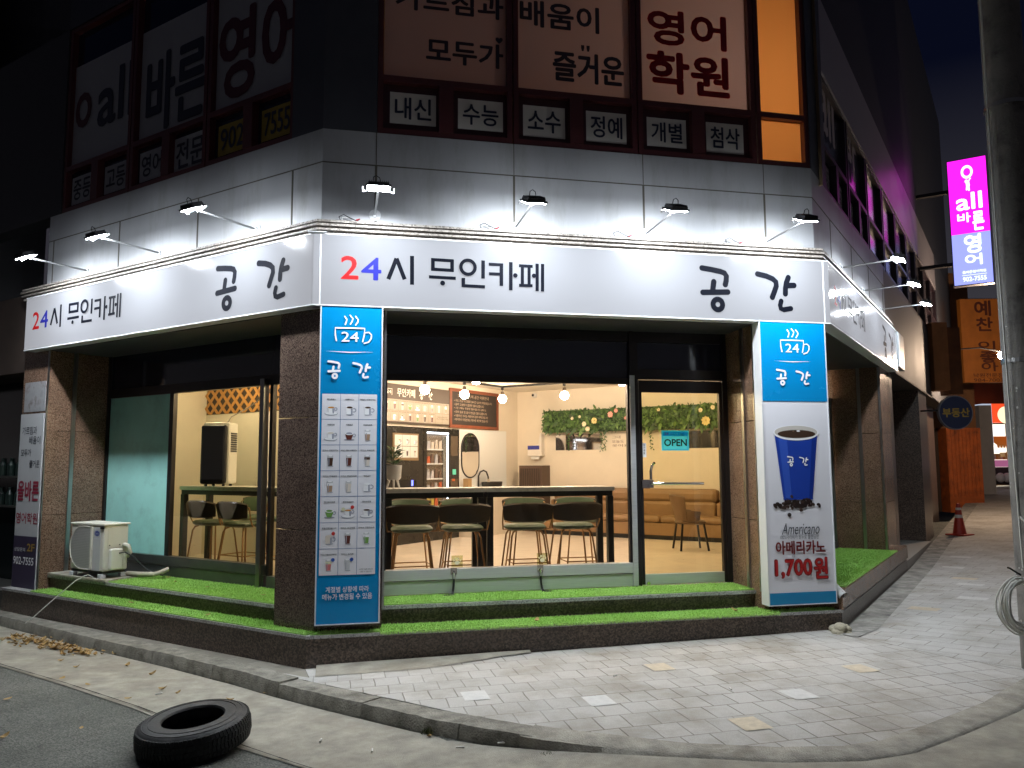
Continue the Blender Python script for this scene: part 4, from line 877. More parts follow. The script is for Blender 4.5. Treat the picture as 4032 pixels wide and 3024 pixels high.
def pad(mb, hx, hy, z0, z1, n=28, e=.62):
    pr = [(.86, z0), (1., z0+(z1-z0)*.35), (1., z0+(z1-z0)*.6), (.9, z1-.004), (.6, z1)]
    vs_ = []; fs = []
    for k, z in pr:
        for i in range(n):
            a = 2*PI*i/n; c, s_ = math.cos(a), math.sin(a)
            vs_.append((hx*k*math.copysign(abs(c)**e, c), hy*k*math.copysign(abs(s_)**e, s_), z))
    for r_ in range(len(pr)-1):
        for i in range(n): j = (i+1) % n; fs.append((r_*n+i, r_*n+j, (r_+1)*n+j, (r_+1)*n+i))
    fs.append(tuple((len(pr)-1)*n+i for i in range(n))); fs.append(tuple(range(n-1, -1, -1))); mb.add(vs_, fs); return mb
def back_shell(mb, R_, a0, a1, z0, z1, th, n=16, cyy=0., lean=.06):
    vs_ = []; fs = []
    for i in range(n+1):
        a = a0+(a1-a0)*i/n; k = abs(2*i/n-1); h1 = z1-.03*k**3; h0 = z0+.02*k**3
        for r_, zz in ((R_, h0), (R_+lean, h1), (R_+lean+th*.6, h1+.012), (R_+lean+th, h1-.006), (R_+th, h0-.006), (R_+th*.5, h0-.012)):
            vs_.append((r_*math.sin(a)*1.0, cyy-r_*math.cos(a)*.82, zz))
    for i in range(n):
        for k in range(6): q = (k+1) % 6; fs.append((i*6+k, i*6+q, (i+1)*6+q, (i+1)*6+k))
    fs.append(tuple(range(6))); fs.append(tuple(n*6+5-k for k in range(6))); mb.add(vs_, fs); return mb
def bar_stool():
    t = thing('bar_stool', 'x', 'stool')     # sits facing +y, back at -y
    pad(MB(), .235, .215, .605, .67).build('seat', seat_m, t, smooth=True)
    back_shell(MB(), .42, -.66, .66, .715, .91, .035, cyy=.109, lean=.03).build('backrest', back_m, t, smooth=True)
    b2 = back_shell(MB(), .41, -.62, .62, .725, .90, .008, cyy=.109, lean=.03); b2.build('back_pad', seat_m, t, smooth=True)
    for sx in (-1, 1):
        for sy in (-1, 1):
            MB().tube([(sx*.13, sy*.12, .60), (sx*.165, sy*.15, .585), (sx*.185, sy*.17, .54), (sx*.25, sy*.225, .0)], .0105, 8).build('leg', gold, t, smooth=True)
    f = MB(); f.tube([(sx*.238, sy*.213, .12) for sx, sy in ((-1, -1), (1, -1), (1, 1), (-1, 1))], .008, 8, closed=True); f.build('footrest', gold, t, smooth=True)
    f = MB()
    for sx in (-1, 1): f.tube([(sx*.20, -.02, .61), (sx*.272, -.10, .62), (sx*.285, -.14, .70), (sx*.283, -.165, .84), (sx*.262, -.19, .86)], .009, 8)
    f.build('arm_tube', gold, t, smooth=True)
    return t
st0 = bar_stool(); first = True
def stool(fr, u, y, rz, lab):
    global first
    p = wp(fr, u, y, FZ); a = FR[fr][1]+rz; g_ = 'green and brown bar stools'
    if first: st0.location = p; st0.rotation_euler = (0, 0, a); st0['label'] = lab; st0['group'] = g_; first = False
    else: dup(st0, p, a, lab, g_)
for i, (u, lab) in enumerate(((1.085, 'leftmost'), (1.655, 'second from left'), (2.385, 'third from left'), (2.96, 'rightmost'))):
    stool('M', u, 1.24, random.uniform(-.05, .05), 'bar stool with its brown back to the main window, %s of the four' % lab)
for u, lab in ((1.16, 'leftmost'), (1.83, 'second from left'), (2.66, 'third from left'), (3.36, 'rightmost')):
    stool('M', u, 2.25, PI+random.uniform(-.06, .06), 'bar stool facing the main window beyond the tables, %s of the four' % lab)
for u, lab in ((-3.05, 'bar stool with its brown back to the left window, under the air conditioner'), (-2.45, 'bar stool with its brown back to the left window, nearer the window post')): stool('L', u, 1.24, 0, lab)
for u, lab in ((-3.55, 'bar stool facing the left window below the lattice, left one'), (-2.75, 'bar stool facing the left window below the lattice, right one')): stool('L', u, 2.12, PI, lab)
# portable air conditioner on the left table
t = fthing('portable_air_conditioner', 'tall black and white portable air conditioner standing on the table in the left window', 'air conditioner', 'L', -3.50, 1.62, FZ+1.08, rot=.52)
MB().box(-.17, .17, -.20, -.10, .03, .82).build('front_shell', M('gloss_black', (.006, .006, .007), .4, spec=.2), t, bevel=.03)
MB().box(-.185, .185, -.10, .20, .03, .86).build('body', M('ac_white', (.72, .71, .66), .4), t, bevel=.03)
mb = MB()
for k in range(9): mb.box(.1855, .195, -.05, .14, .46+k*.03, .48+k*.03)
mb.build('vent', black_m, t)
mb = MB(); [mb.lathe([(.02, 0), (.02, .03)], (x, y, 0), 10) for x in (-.12, .12) for y in (-.1, .14)]; mb.build('castor', black_m, t)
mb = MB(); mb.tube([(.05, .12, .85), (.08, .2, .95), (.2, .5, 1.1), (.3, .86, 1.3)], .008, 6); mb.build('cord', M('grey_cord', (.2, .18, .15), .6), t, smooth=True)
# lattice screen
t = fthing('lattice_screen', 'orange wooden diamond lattice along the top of the left room wall', 'lattice', 'L', 0, 2.55, 0)
mb = MB(); x0, x1, z0, z1 = -5.05, -3.36, 2.68, 3.07
def clipbar(mb, c, sg, y0, y1):
    pts = []
    for z in (z0, z1):
        x = c+sg*(z-z0); pts.append((x, z))
    (xa, za), (xb, zb) = pts; w_ = .032
    if max(xa, xb) < x0 or min(xa, xb) > x1: return
    def cl(x, z):
        if x < x0: return (x0, z+(x0-x)*sg)
        if x > x1: return (x1, z+(x1-x)*sg)
        return (x, z)
    a = cl(xa, za); b = cl(xb, zb)
    if math.hypot(a[0]-b[0], a[1]-b[1]) < .05: return
    mb.bar((a[0], (y0+y1)/2, a[1]), (b[0], (y0+y1)/2, b[1]), .009, .034) if False else mb.slab([(a[0]-w_, a[1]), (a[0]+w_, a[1]), (b[0]+w_, b[1]), (b[0]-w_, b[1])], y0, y1)
k = x0-.5
while k < x1+.5: clipbar(mb, k, 1, -.018, -.010); clipbar(mb, k, -1, -.027, -.0185); k += .20
lat_m = M('lattice_wood', (.50, .24, .06), .55, 0., .15, 14)
mb.build('lattice', lat_m, t)
MB().box(x0, x1, -.008, -.001, z0, z1).build('backing', M('lattice_back', (.05, .035, .02), .8), t)
# frames of wall A (machines) and wall B (sofa)
FR['A'] = ((QX, QY), PI/4); FR['B'] = ((QX, QY), -PI/4)
t = fthing('drinks_board', 'brown lit menu board lettered 무인카페 공간 above the drinks machine', 'menu board', 'A', 0, 0, 0)
MB().box(-4.32, -2.44, -.04, 0, 2.60, 3.275).build('panel', M('board_brown', (.06, .038, .026), .5), t)
it = [ITEMS[i] for i in (6, 7, 8, 12, 13, 15, 18, 19, 9, 10, 11, 14, 16, 17)]
def small_menu(t, x0, x1, z0, z1):
    g = MB(); g.flat([(x0, z0), (x1, z0), (x1, z1), (x0, z1)], -.041); g.build('menu_grid', M('menu_paper', (.40, .35, .29), .5), t)
    cw = (x1-x0)/9; rh = (z1-z0)/2; ln = MB(); art = MB(); tx = MB()
    for i in range(1, 9): ln.flat([(x0+i*cw-.002, z0), (x0+i*cw+.002, z0), (x0+i*cw+.002, z1), (x0+i*cw-.002, z1)], -.0415)
    ln.flat([(x0, z0+rh-.002), (x1, z0+rh-.002), (x1, z0+rh+.002), (x0, z0+rh+.002)], -.0418); ln.build('grid_line', M('line_brown', (.2, .12, .08), .6), t)
    for i in range(16):
        if i > 15: break
        c, r_ = i % 9, i//9
        if r_ == 1 and c > 6: continue
        nm, kind, body, liq = it[i % 14]; cx = x0+(c+.5)*cw; cz = z1-(r_+.5)*rh
        a = MB(); cup_art(a, kind, 0, 0, body, liq, 1.15); o = len(art.v); art.v += [(x+cx, y-.0405, z+cz-.02) for x, y, z in a.v]; art.f += [tuple(q+o for q in f) for f in a.f]; art.m += a.m
        tx.text(nm, cx-cw*.42, cx+cw*.42, cz+rh*.33, cz+rh*.42, -.043, bold=.02)
    tx.text('계절별 상황에 따라', x1-1.75*cw, x1-.25*cw, z0+rh*.60, z0+rh*.72, -.043); tx.text('메뉴가 변경될 수 있음', x1-1.85*cw, x1-.15*cw, z0+rh*.42, z0+rh*.54, -.043)
    art.build('drink_picture', PC, t); tx.build('lettering', M('menu_ink', (.12, .08, .05), .6), t)
small_menu(t, -4.30, -2.46, 2.63, 3.01)
mb = MB(); mb.text('무인카페', -3.93, -3.45, 3.06, 3.21, -.042, bold=.025); gonggan(mb, -.042, sx=.16/.48, dx=-3.34-4.067, dz=3.215-4.02, ref=(4.067, 4.02)); mb.text('간', -3.02, -2.85, 3.04, 3.22, -.042, bold=.03) if False else None
mb.text('24', -4.2, -4.08, 3.10, 3.16, -.042, bold=.02); mb.stroke([(-4.225, 3.08), (-4.23, 3.18), (-4.06, 3.18), (-4.065, 3.08)], .012, -.0425)
mb.build('lettering', M('menu_white', (.9, .85, .78), .5), t)
t = fthing('blackboard', 'chalkboard of house rules in a reddish wooden frame above the mirror', 'blackboard', 'A', 0, 0, 0)
MB().box(-2.36, -.84, -.025, 0, 2.64, 3.27).build('slate', M('slate', (.035, .025, .02), .7, 0., .2, 3), t)
f = MB(); wdm = M('red_wood', (.22, .06, .025), .5, 0., .25, 12); f.box(-2.42, -2.36, -.04, 0, 2.58, 3.33); f.box(-.84, -.78, -.04, 0, 2.58, 3.33); f.box(-2.36, -.84, -.04, 0, 2.58, 2.64); f.box(-2.36, -.84, -.04, 0, 3.27, 3.33); f.build('frame', wdm, t)
mb = MB(); ch = ['24시 무인카페 공간 이용안내', '• 카드 현금 무인결제 24시간 CCTV 작동중입니다', '• 음주 고성방가 흡연은 절대 금합니다', '• 1인 1메뉴 주문은 필수입니다 (매너)', '• 외부 음료 및 음식 반입은 절대 금합니다', '• 이용하신 자리는 깨끗하게 정리 부탁드립니다', '• 와이파이 비밀번호는 영수증 하단에 있습니다']
for i, s_ in enumerate(ch): mb.text(s_, -2.28+(.12 if i == 0 else 0), -2.28+(1.15 if i == 0 else .035*len(s_)+.25), 3.17-i*.072-(.0 if i == 0 else .02), 3.235-i*.072-(0. if i == 0 else .035), -.027)
mb.build('lettering', M('chalk', (.55, .42, .32), .8), t)
mdark = M('machine_black', (.02, .018, .016), .25, 0., .1, 6)
t = fthing('coffee_machine', 'black coffee vending machine with a touch screen showing six drinks', 'coffee machine', 'A', 0, 0, 0)
MB().box(-4.42, -3.24, -.06, .0, FZ, 2.55).build('cabinet', mdark, t)
MB().box(-4.06, -3.38, -.075, -.061, 1.96, 2.43).build('screen_bezel', M('bezel', (.25, .17, .09), .4), t)
sc_m = M('lit_screen', (.6, .6, .55), .3, emit=(.85, .9, .78), estr=.2)
mb = MB(); art = MB()
for i in range(6):
    x = -4.02+(i % 3)*.205; z = 2.21-(i//3)*.20; mb.box(x, x+.195, -.08, -.0755, z, z+.19)
    a = MB(); cup_art(a, ['saucer', 'mug', 'mug', 'glass', 'glass', 'glass'][i], 0, 0, [0, 0, 0, 2, 1, 3][i], [5, 1, 3, 1, -1, 2][i], 1.0); o = len(art.v); art.v += [(xx+x+.12, yy-.079, zz+z+.08) for xx, yy, zz in a.v]; art.f += [tuple(q+o for q in f_) for f_ in a.f]; art.m += a.m
mb.build('screen', sc_m, t); art.build('drink_picture', PC, t)
MB().box(-4.3, -3.42, -.063, -.0605, .95, 1.62).build('bay', M('bay_black', (.006, .006, .006), .3), t)
MB().box(-3.56, -3.52, -.072, -.0635, 1.52, 1.62).build('indicator', M('blue_led', (.1, .1, .5), .3, emit=(.12, .16, 1.), estr=3.), t)
MB().box(-4.25, -3.45, -.11, -.064, 1.40, 1.46).build('ledge', mdark, t)
t = fthing('vending_machine', 'black snack vending machine with a lit glass front of five shelves', 'vending machine', 'A', 0, 0, 0)
c_ = MB(); c_.box(-3.20, -2.15, -.05, 0, FZ, .95); c_.box(-3.20, -3.12, -.05, 0, .95, 2.48); c_.box(-3.20, -2.15, -.05, 0, 2.48, 2.55); c_.box(-2.46, -2.15, -.05, 0, .95, 2.48); c_.build('cabinet', mdark, t)
MB().box(-3.12, -2.46, .0, .012, .95, 2.48).build('inner_back', M('vend_inner', (.20, .15, .11), .5), t)
led = M('led_strip', (.9, .95, 1.), .3, emit=(.72, .84, 1.), estr=9.)
mb = MB(); mb.box(-2.505, -2.485, -.045, -.03, .97, 2.42); mb.build('led_strip', led, t)
mb = MB(); mb.box(-3.11, -2.47, -.045, -.01, 2.45, 2.475); mb.build('led_strip', M('led_strip_top', (.9, .95, 1.), .3, emit=(.72, .84, 1.), estr=4.), t)
mb = MB()
for z in (1.13, 1.38, 1.63, 1.90, 2.16): mb.box(-3.11, -2.64, -.04, .0, z-.012, z+.012)
mb.build('shelf', M('shelf_white', (.75, .78, .8), .4), t)
mb = MB()
for k in range(4): mb.box(-2.62+k*.03, -2.602+k*.03, -.04, -.005, .97, 2.40)
mb.build('door_edge', M('silver_edge', (.6, .64, .68), .25, .8), t)
sn = MB(); r_ = random.Random(2)
for z in (.97, 1.142, 1.392, 1.642, 1.912, 2.172):
    for k in range(4):
        x = -3.09+k*.115; h = r_.uniform(.10, .19); sn.mat(r_.randrange(5)); sn.slab([(x, z), (x+.09, z), (x+.08+r_.uniform(-.03, .01), z+h), (x+.02, z+h*r_.uniform(.8, 1.))], -.03, -.012)
sn.build('snack', [M('sn0', (.6, .55, .5), .4), M('sn1', (.5, .12, .05), .4), M('sn2', (.55, .45, .1), .4), M('sn3', (.15, .1, .08), .4), M('sn4', (.5, .5, .56), .3)], t)
mb = MB(); mb.box(-2.42, -2.20, -.056, -.0505, 2.05, 2.42); mb.box(-2.42, -2.20, -.056, -.0505, 1.25, 1.62); mb.build('keypad_panel', M('panel_brown', (.11, .08, .055), .4), t)
mb = MB(); mb.box(-2.38, -2.30, -.062, -.0565, 1.58, 1.62); mb.box(-2.38, -2.30, -.062, -.0565, 1.28, 1.31); mb.build('card_reader', M('orange_label', (.7, .16, .05), .4), t)
mb = MB(); mb.box(-2.36, -2.26, -.06, -.0515, 1.70, 1.80); mb.build('display', M('green_led', (.05, .2, .1), .3, emit=(.1, .5, .3), estr=.8), t)
# wash corner
t = fthing('wash_stand', 'white washstand counter with a black basin below the pill-shaped mirror', 'washstand', 'A', 0, 0, 0)
MB().box(-2.10, -.3, -.32, .0, FZ, 1.39).build('cabinet', M('cream_cabinet', (.75, .68, .58), .5), t)
MB().box(-2.12, -.28, -.34, .0, 1.391, 1.43).build('counter', marble, t)
mb = MB(); mb.lathe([(.20, 0), (.275, .03), (.29, .115), (.27, .115), (.25, .04), (.001, .03)], (-1.22, -.17, 1.431), 32); mb.v = [(x, -.17+(y+.17)*.55, z) for x, y, z in mb.v]; mb.build('basin', M('basin_black', (.02, .017, .015), .4), t, smooth=True)
mb = MB(); mb.tube([(-1.50, -.04, 1.43), (-1.50, -.04, 1.66), (-1.47, -.06, 1.74), (-1.40, -.09, 1.77), (-1.33, -.11, 1.74), (-1.30, -.13, 1.65), (-1.29, -.13, 1.60)], .016, 8); mb.build('faucet', black_m, t, smooth=True)
mb = MB(); mb.lathe([(.03, 0), (.022, .05), (.016, .10)], (-1.285, -.13, 1.53), 12); mb.build('spray_head', M('cream_plastic', (.7, .6, .48), .4), t, smooth=True)
mb = MB(); mb.box(-2.06, -1.95, -.2, -.08, 1.431, 1.62); mb.build('soap_box', M('wood_box', (.5, .32, .15), .5), t)
t = fthing('pill_mirror', 'pill-shaped wall mirror in a thin black rim with a lettered greeting', 'mirror', 'A', 0, 0, 0)
def pill(rx, hz, n=20): return [(rx*math.cos(PI*i/n), hz+rx*math.sin(PI*i/n)) for i in range(n+1)]+[(-rx*math.cos(PI*i/n), -hz-rx*math.sin(PI*i/n)) for i in range(n+1)]
mb = MB(); mb.flat([(-1.74+x, 2.06+z) for x, z in pill(.27, .14)], -.02); mb.build('glass', M('mirror', (.9, .9, .9), .02, 1.), t)
mb = MB(); mb.tube([(-1.74+x, -.015, 2.06+z) for x, z in pill(.285, .14)], .014, 8, closed=True); mb.build('rim', black_m, t, smooth=True)
mb = MB(); mb.text('안녕, 넌', -1.86, -1.66, 2.33, 2.40, -.022); mb.text('오늘도 이쁘구나', -1.93, -1.56, 2.23, 2.30, -.022); mb.build('lettering', M('mirror_ink', (.03, .03, .03), .6), t)
t = fthing('white_splashback', 'plain white wall panel behind the mirror and washstand', 'wall panel', 'A', 0, 0, 0)
MB().box(-2.12, -.45, -.006, -.001, 1.43, 2.57).build('panel', M('splash_white', (.86, .87, .86), .4), t)
# wall B
t = fthing('paper_dispenser', 'white paper towel dispenser with a blue label on the back wall', 'dispenser', 'B', .50, 0, 0)
mb = MB(); mb.slab([(-.17, 2.05), (.17, 2.05), (.17, 2.50), (.13, 2.53), (.09, 2.30), (-.17, 2.25)], -.14, -.001); mb.build('casing', M('plastic_white', (.82, .78, .72), .35), t, bevel=.012)
mb = MB(); mb.box(-.16, .12, -.145, -.1405, 2.19, 2.27); mb.build('label', M('label_blue', (.03, .04, .3), .4), t)
mb = MB(); mb.box(-.10, .10, -.11, -.105, 1.99, 2.10); mb.build('paper', M('paper_white', (.85, .84, .8), .8), t)
t = fthing('slatted_bin', 'tall dark brown slatted cabinet standing against the back wall', 'cabinet', 'B', .52, -.001, FZ)
MB().box(-.27, .27, -.34, 0, 0, 1.33).build('body', M('brown_cab', (.10, .06, .04), .5), t)
mb = MB()
for k in range(9): mb.box(-.23+k*.054, -.205+k*.054, -.352, -.3405, .08, 1.27)
mb.build('slat', M('brown_slat', (.05, .03, .02), .5), t)
# plant shelf
t = fthing('plant_wall', 'long green wall box of artificial leaves and flowers above the sofa', 'plants', 'B', 0, 0, 0)
MB().box(.75, 4.75, -.16, -.001, 2.53, 2.97).build('backing', M('moss_back', (.03, .055, .02), .9, 0., .5, 30, .8, 80), t)
lf_m = leafy('wall_leaves', [(.012, .035, .008), (.03, .085, .016), (.06, .14, .026), (.12, .22, .05)], .5)
lf = MB(); r_ = random.Random(11)
def leaf(mb, c, L_, w_, az, el, bend=.3):
    d0 = Vector((math.cos(az)*math.cos(el), -abs(math.sin(el))*.3-.25, math.sin(az)*math.cos(el))).normalized(); s0 = d0.cross(Vector((0, 1, 0))).normalized(); c = Vector(c); nrm = Vector((0, -1, 0))
    p = [c, c+d0*L_*.35+s0*w_*.5+nrm*.01, c+d0*L_*.35-s0*w_*.5+nrm*.01, c+d0*L_*.75+s0*w_*.34-Vector((0, 0, bend*L_*.2)), c+d0*L_*.75-s0*w_*.34-Vector((0, 0, bend*L_*.2)), c+d0*L_-Vector((0, 0, bend*L_*.45))]
    mb.add(p, [(0, 1, 2), (1, 3, 4, 2), (3, 5, 4)])
for i in range(5200):
    x = r_.uniform(.74, 4.76); z = r_.uniform(2.55, 2.97); big = r_.random() < .05
    leaf(lf, (x, -.15-r_.uniform(0, .05), z), r_.uniform(.12, .17) if big else r_.uniform(.03, .07), r_.uniform(.05, .08) if big else r_.uniform(.014, .03), r_.uniform(0, 2*PI), r_.uniform(0, .8), r_.uniform(0, .8))
for x0_ in (2.05, 2.12, 1.3, 3.1):
    for k in range(26): leaf(lf, (x0_+r_.uniform(-.03, .03), -.12, 2.50-k*.014), .04, .022, r_.uniform(0, 2*PI), .2)
lf.build('foliage', lf_m, t)
fm_ = MB()
for x, z, sz, m_ in ((1.62, 2.83, .035, 0), (1.72, 2.68, .06, 0), (1.95, 2.74, .075, 1), (1.80, 2.58, .06, 0), (1.45, 2.80, .04, 0), (2.30, 2.85, .07, 2), (2.42, 2.92, .05, 2), (2.62, 2.77, .04, 2), (2.78, 2.60, .05, 2), (4.12, 2.86, .05, 0), (4.22, 2.66, .10, 1), (4.35, 2.9, .05, 0), (3.3, 2.9, .04, 0)):
    for k in range(9):
        fm_.mat(m_); leaf(fm_, (x, -.22, z), sz, sz*.7, 2*PI*k/9+r_.random()*.3, .5, .1)
fm_.build('blossom', [M('fl_cream', (.8, .72, .5), .6), M('fl_yellow', (.75, .6, .25), .6), M('fl_pink', (.75, .35, .28), .6)], t)
t = fthing('mirror_strip', 'long low mirror and white panel below the wall of plants', 'mirror', 'B', 0, 0, 0)
MB().box(.94, 2.00, -.012, -.001, 2.17, 2.49).build('glass', M('mirror_dark', (.55, .5, .46), .05, 1.), t)
MB().box(3.55, 4.75, -.012, -.001, 2.17, 2.49).build('glass', M('mirror_dark', (.55, .5, .46), .05, 1.), t)
MB().box(2.02, 3.54, -.010, -.001, 2.17, 2.49).build('panel', warm_wall, t)
mb = MB()
for i, s_ in enumerate(('그대', '오늘도', '웃어요 :)')): mb.text(s_, 2.22, 2.22+.075*len(s_)+.03, 2.38-i*.085, 2.44-i*.085, -.0115)
mb.build('lettering', M('brown_ink', (.18, .10, .06), .6), t)
t = fthing('wall_greeting', 'thin black lettering 어서와요 소중한 당신 on the wall above the plants', 'lettering', 'B', 0, 0, 0)
mb = MB(); mb.text('어서와요,', 2.93, 3.55, 3.13, 3.28, -.002); mb.text('소중한 당신', 3.02, 3.92, 2.93, 3.07, -.002); mb.build('lettering', M('greeting_ink', (.05, .035, .02), .6), t)
# sofa
sofa_m = M('tan_leather', (.27, .16, .075), .5, 0., .12, 3, .12, 60)
t = fthing('sofa_bench', 'long tan leather bench sofa with a two-tier back along the rear wall', 'sofa', 'B', 0, 0, FZ)
x0, x1 = 1.0, 6.1
def cush(nm, y0, y1, z0, z1, bev, gap=1.25):
    x = x0; i = 0
    while x < x1-.1:
        MB().box(x+.004, min(x1, x+gap)-.004, y0, y1, z0, z1).build(nm, sofa_m, t, bevel=bev); x += gap
cush('back_upper', -.28, -.01, .62, .89, .09, 1.7); cush('back_lower', -.38, -.285, .34, .66, .045, 1.7); MB().box(x0, x1, -.283, -.01, .12, .61).build('back_core', sofa_m, t)
cush('seat', -.80, -.20, .30, .42, .05); MB().box(x0, x1, -.78, -.2, .08, .295).build('base', sofa_m, t)
MB().box(x0+.02, x1-.02, -.75, -.21, 0, .079).build('plinth', black_m, t)
# dining chairs
ch_m = M('chair_brown', (.15, .085, .045), .5, 0., .12, 6, .1, 80)
def dining():
    t = thing('dining_chair', 'x', 'chair')
    pad(MB(), .23, .23, .40, .47).build('seat', ch_m, t, smooth=True)
    back_shell(MB(), .235, -1.0, 1.0, .46, .86, .03, lean=.12).build('backrest', ch_m, t, smooth=True)
    back_shell(MB(), .238, -2.0, 2.0, .46, .62, .02, lean=.03).build('armrest', ch_m, t, smooth=True)
    for sx in (-1, 1):
        for sy in (-1, 1): MB().bar((sx*.17, sy*.17, .41), (sx*.23, sy*.22, 0), .028, .028).build('leg', black_m, t)
    return t
d0 = dining(); d0.location = (5.72, 4.02, FZ); d0.rotation_euler = (0, 0, -PI/2-.15); d0['label'] = 'brown upholstered dining chair seen through the middle of the door glass'; d0['group'] = 'brown dining chairs'
dup(d0, (6.02, 2.72, FZ), -PI/2+.2, 'brown upholstered dining chair half hidden by the right edge of the door', 'brown dining chairs')
t = thing('cafe_table', 'small white topped table beside the right dining chair', 'table', (6.55, 3.35, FZ))
MB().lathe([(.30, 0), (.31, .012), (.30, .025)], (0, 0, .70), 32).build('tabletop', marble, t, smooth=True); MB().lathe([(.2, 0), (.2, .015), (.03, .03), (.025, .70)], n=16).build('pedestal', black_m, t, smooth=True)
# plant on the table
t = fthing('potted_plant', 'leafy plant in a white footed pot at the left end of the bar table', 'plant', 'M', .90, 1.62, FZ+1.08)
mb = MB(); mb.lathe([(.07, .10), (.088, .12), (.098, .27), (.088, .27), (.08, .24), (.001, .24)], n=24); mb.build('pot', white_paint, t, smooth=True)
for k in range(3): a = 2*PI*k/3+.5; MB().tube([(.05*math.cos(a), .05*math.sin(a), .11), (.085*math.cos(a), .085*math.sin(a), 0)], [.014, .009], 8).build('leg', white_paint, t, smooth=True)
mb = MB(); r_ = random.Random(4)
for i in range(60):
    a = r_.uniform(0, 2*PI); h = r_.uniform(.26, .46); L_ = r_.uniform(.07, .13); c = Vector((.03*math.cos(a), .03*math.sin(a), h)); d_ = Vector((math.cos(a), math.sin(a), r_.uniform(.2, 1.2))).normalized(); s0 = d_.cross(Vector((0, 0, 1))).normalized()
    mb.add([c, c+d_*L_*.5+s0*.022, c+d_*L_-Vector((0, 0, .02)), c+d_*L_*.5-s0*.022], [(0, 1, 2, 3)])
mb.build('leaves', leafy('plant_leaves', [(.02, .06, .02), (.05, .13, .035), (.09, .18, .05)], .4), t)
MB().tube([(0, 0, .24), (.0, .0, .44)], .008, 6).build('stem', M('stem_green', (.06, .09, .03), .6), t)
# track and bulbs
t = thing('track_rail', 'black ceiling track bent round the corner, carrying the hanging bulbs', 'light track', (0, 0, 0))
mb = MB()
for a, b in (((-.40, 3.20), (3.28, 6.88)), ((3.28, 6.88), (7.2, 2.96))): mb.bar((a[0], a[1], 3.35), (b[0], b[1], 3.35), .04, .035)
mb.bar((1.0, 1.16, 3.40), (4.6, 1.16, 3.40), .035, .03); mb.bar((1.9, 2.3, 3.40), (5.1, 2.3, 3.40), .035, .03); mb.bar((wp('L', -4.3, 1.75)[0], wp('L', -4.3, 1.75)[1], 3.4), (wp('L', -2.0, 1.75)[0], wp('L', -2.0, 1.75)[1], 3.4), .035, .03)  # extra rails, put in to carry the added bulbs
mb.build('rail', black_m, t)
bulb_m = M('bulb_glass', (1, .9, .75), .3, emit=(1., .79, .57), estr=100.)
def pend(x, y, lab):
    t = thing('pendant_bulb', lab, 'hanging bulb', (x, y, 3.12), 0, 'round bulbs hanging from the ceiling track')
    MB().ball((0, 0, 0), .078, 16).build('bulb', bulb_m, t, smooth=True)
    MB().lathe([(.03, .062), (.034, .07), (.03, .14), (.012, .145)], n=14).build('socket', M('bronze_socket', (.08, .06, .045), .4, .6), t, smooth=True)
    MB().tube([(0, 0, .14), (0, 0, .19)], .004, 6).build('cord', black_m, t); MB().lathe([(.028, .17), (.028, .214)], n=12).build('adapter', black_m, t)
for x, y, lab in ((1.638, 5.24, 'glowing round bulb hanging in front of the 공 of the drinks board'), (2.42, 6.02, 'glowing round bulb hanging in front of the blackboard'), (3.28, 6.88, 'glowing round bulb hanging at the corner of the track, right of the blackboard'),
                  (4.23, 5.94, 'glowing round bulb hanging over the left end of the wall of plants'), (5.14, 5.01, 'glowing round bulb cut by the frame between window and door'),
                  (.86, 4.46, 'glowing round bulb at the left edge of the main window'), (6.05, 4.11, 'glowing round bulb hidden behind the door frame'),
                  (2.2, 3.5, 'added fill bulb in the middle of the room, left one'), (4.4, 3.4, 'added fill bulb in the middle of the room, right one'), (1.5, 1.16, 'added fill bulb above the left bar table'), (2.6, 2.3, 'added fill bulb above the gap between the bar tables'), (3.2, 1.16, 'added fill bulb above the right bar table'), (4.5, 2.3, 'added fill bulb just inside the door'),
                  (wp('L', -3.9, 1.75)[0], wp('L', -3.9, 1.75)[1], 'added fill bulb over the air conditioner in the left room'), (wp('L', -2.4, 1.75)[0], wp('L', -2.4, 1.75)[1], 'added fill bulb over the stools in the left room')): pend(x, y, lab)  # middle, front rail and left room bulbs are added to brighten the cafe
t = fthing('ceiling_camera', 'small white dome camera on the wall near the ceiling corner', 'camera', 'B', .45, 0, 3.33)
mb = MB(); mb.lathe([(.05, 0), (.05, -.06), (.03, -.10)], n=16, ax='y'); mb.build('body', white_paint, t, smooth=True); mb = MB(); mb.ball((0, -.10, 0), .028, 10); mb.build('lens', black_m, t, smooth=True)
